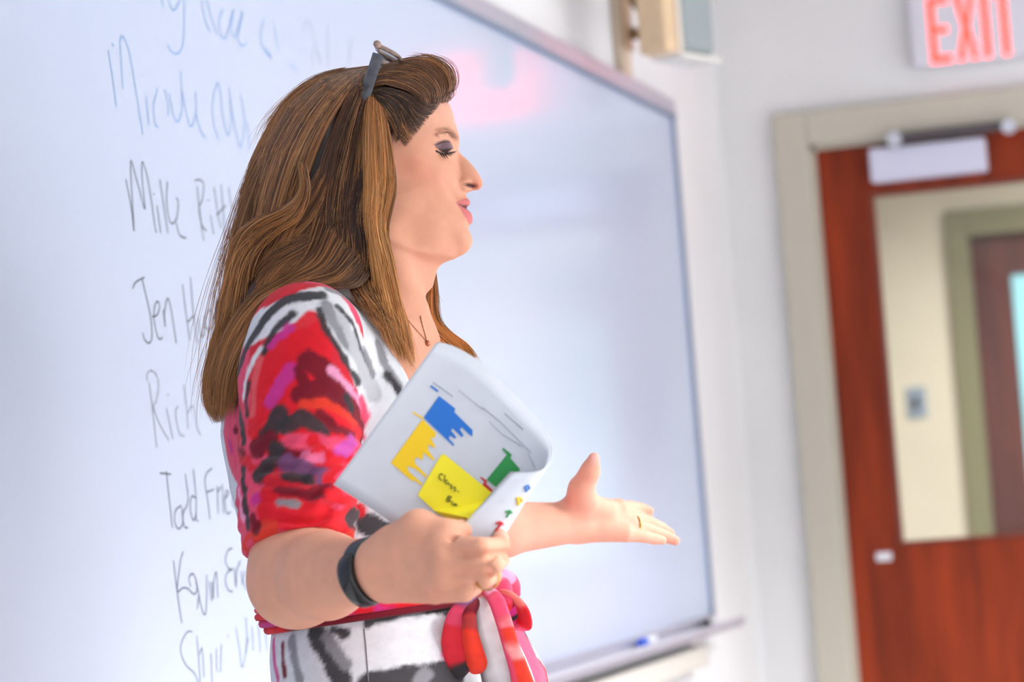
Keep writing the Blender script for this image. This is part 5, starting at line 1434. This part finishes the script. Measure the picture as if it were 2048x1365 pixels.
# ---------------------------------------------------------------- handwriting on the whiteboard
M_inkk, M_inkb = mat('faded_black_marker', (96, 106, 114), .5), mat('faded_blue_marker', (122, 164, 216), .5)
def board_ink(strokes, sc, ox, oy, material, wd=.0012, name='handwritten_name'):
    parts = []
    for st in strokes:
        pp = [(ox + x / sc, oy + y / sc, 0) for x, y in st]
        if len(pp) == 1: pp = [pp[0], (pp[0][0] + 2, pp[0][1] + 3, 0)]
        P = smooth_path(pp, max(5, 6 * (len(pp) - 1)))
        W_ = []
        for i, (x, y, _) in enumerate(P):
            q = on_y(x, y, -.0184); W_.append(q)
        W_ = np.array(W_); T = np.gradient(W_, axis=0); T /= np.linalg.norm(T, axis=1)[:, None] + 1e-9
        B = np.cross(T, (0, 1.0, 0)); n = len(W_)
        V = [w + b * wd for w, b in zip(W_, B)] + [w - b * wd for w, b in zip(W_, B)]
        parts.append((V, [(i, i + 1, n + i + 1, n + i) for i in range(n - 1)]))
    V, F = join_arrays(parts); return mesh_vf(name, V, F, material, wb, smooth=False, kind='stuff')
board_ink([[(850, 0), (858, 40)], [(885, 0), (905, 50), (925, 45), (945, 0)], [(965, 0), (968, 100), (960, 230), (935, 280), (900, 270), (880, 235)], [(1060, 0), (1075, 100), (1105, 165)], [(1085, 0), (1110, 90), (1140, 180)],
           [(1170, 50), (1150, 110), (1160, 185), (1190, 190), (1225, 50), (1215, 150), (1235, 190), (1275, 60), (1250, 200), (1270, 240), (1295, 230)], [(1385, 100), (1370, 200), (1390, 270), (1425, 300), (1395, 255)], [(1440, 140), (1460, 260)], [(1525, 335), (1560, 375)]], 2.625, 0, 0, M_inkb)
board_ink([[(1590, 180), (1600, 130), (1625, 115), (1640, 140), (1660, 250), (1690, 340)], [(1720, 120), (1725, 350)], [(1640, 260), (1642, 340)], [(1850, 210), (1830, 300), (1850, 330)], [(1574, 255)]], 2.625, 0, 0, mat('pale_marker', (168, 178, 190), .5))
board_ink([[(568, 262), (590, 400), (612, 560)], [(588, 228), (600, 245)], [(645, 465), (638, 340), (632, 215), (648, 195), (680, 280), (715, 480), (750, 705)], [(768, 505), (782, 660)], [(750, 395)], [(828, 465), (806, 560), (815, 650), (832, 668)],
           [(868, 470), (885, 560), (880, 612)], [(890, 490), (910, 600), (935, 640), (955, 560), (950, 370)], [(955, 480), (985, 620), (1005, 665), (1030, 590), (1025, 475)], [(1030, 600), (1055, 690), (1080, 725)],
           [(1150, 735), (1120, 640), (1120, 520), (1145, 435), (1165, 540)], [(1160, 540), (1180, 660), (1200, 710), (1215, 600), (1205, 460)], [(1205, 520), (1240, 700), (1265, 770), (1285, 640), (1265, 500)], [(1300, 640), (1310, 780)]], 2.625, 0, 0, M_inkb)
board_ink([[(660, 940), (690, 1090), (705, 1215), (692, 1000), (686, 860), (694, 856), (725, 970), (762, 1100), (748, 960), (746, 860), (756, 866), (780, 960), (820, 1225)], [(825, 1080), (845, 1225)], [(805, 1016)], [(840, 945), (862, 1090), (882, 1225)],
           [(880, 955), (875, 1050), (885, 1140), (905, 1175), (930, 1140), (937, 1060), (925, 1040)], [(925, 1170), (945, 1235), (978, 1252)], [(1022, 948), (1050, 945), (1070, 970), (1062, 1050), (1045, 1095), (1060, 1180), (1085, 1215)], [(1035, 980), (1050, 1120), (1070, 1265)],
           [(1105, 1130), (1122, 1230)], [(1090, 1048)], [(1125, 985), (1145, 1130), (1160, 1200)], [(1160, 970), (1172, 1100), (1180, 1250)], [(1138, 1130), (1185, 1080)], [(1200, 985), (1215, 1090)]], 2.625, 0, 0, M_inkk)
board_ink([[(213, 318), (235, 275), (290, 243)], [(275, 255), (320, 450), (338, 580), (335, 650), (315, 672), (290, 645), (278, 605)], [(340, 500), (370, 490), (388, 440), (378, 402), (360, 420), (350, 500), (365, 590), (385, 645), (408, 635)],
           [(412, 455), (425, 565), (420, 470), (440, 380), (460, 440), (480, 560), (497, 675)], [(537, 290), (560, 480), (585, 655)], [(588, 240), (605, 450), (632, 670)], [(570, 535), (612, 490)], [(640, 510), (650, 600), (668, 630), (685, 590), (680, 500)],
           [(690, 490), (680, 540), (700, 580), (735, 560), (738, 490), (712, 455), (690, 490)], [(738, 330), (762, 470)]], 3.25, 200, 480, M_inkk)
board_ink([[(305, 915), (310, 870), (335, 852), (365, 875), (383, 950), (365, 1050), (350, 1090), (390, 1200), (450, 1305)], [(322, 930), (345, 1120), (370, 1350)], [(432, 1095), (455, 1200), (475, 1298)], [(440, 1003)], [(510, 1085), (495, 1110), (500, 1190), (520, 1260), (550, 1278)],
           [(547, 938), (565, 1100), (572, 1230)], [(570, 1130), (600, 1080), (618, 1120), (635, 1230), (655, 1270)]], 3.25, 200, 480, mat('dry_black_marker', (146, 154, 164), .5))
board_ink([[(283, 188), (345, 195)], [(318, 175), (335, 340), (352, 498)], [(400, 370), (370, 400), (365, 460), (385, 502), (410, 470), (405, 380)], [(425, 190), (440, 340), (412, 420), (420, 490), (440, 495)], [(470, 165), (485, 330), (485, 440), (497, 460)], [(485, 330), (460, 320), (452, 390), (470, 455), (487, 420)],
           [(575, 160), (545, 190), (535, 240), (550, 340), (565, 450)], [(548, 295), (585, 280)], [(603, 260), (610, 415)], [(605, 300), (622, 265)], [(632, 250), (640, 415)], [(650, 330), (670, 300), (655, 290), (648, 350), (660, 415), (680, 405)], [(706, 285), (690, 330), (692, 365), (714, 390)]], 2.815, 220, 880, M_inkk)
board_ink([[(357, 680), (380, 860), (405, 1035)], [(412, 630), (395, 700), (380, 850), (410, 835), (440, 840), (470, 870), (490, 850), (485, 790), (465, 755), (445, 780), (455, 830)], [(485, 800), (500, 870), (492, 955)], [(500, 870), (520, 960), (538, 985), (545, 900), (545, 760)], [(560, 800), (572, 910)], [(575, 800), (582, 900), (586, 790), (600, 750), (608, 890)],
           [(690, 612), (665, 625), (650, 680), (668, 725), (690, 730), (660, 750), (650, 800), (670, 850), (692, 855)], [(700, 720), (710, 830), (715, 740), (735, 680)], [(740, 740), (745, 820)], [(762, 740), (752, 790), (768, 850)]], 2.815, 220, 880, M_inkk)
board_ink([[(465, 1082), (435, 1085), (405, 1140), (400, 1200), (430, 1270), (480, 1320), (500, 1380)], [(490, 1105), (500, 1230), (510, 1380)], [(505, 1210), (520, 1180), (530, 1340)], [(570, 1200), (576, 1370)], [(600, 1175), (602, 1310)], [(628, 1150), (622, 1312)], [(663, 1100), (668, 1115)],
           [(710, 1060), (730, 1180), (745, 1285), (770, 1150), (766, 1000)], [(765, 1200), (782, 1110)], [(800, 1050), (808, 1190)], [(835, 1030), (848, 1200)], [(870, 1030), (885, 1190)]], 2.815, 220, 880, mat('thin_black_marker', (132, 142, 152), .5))
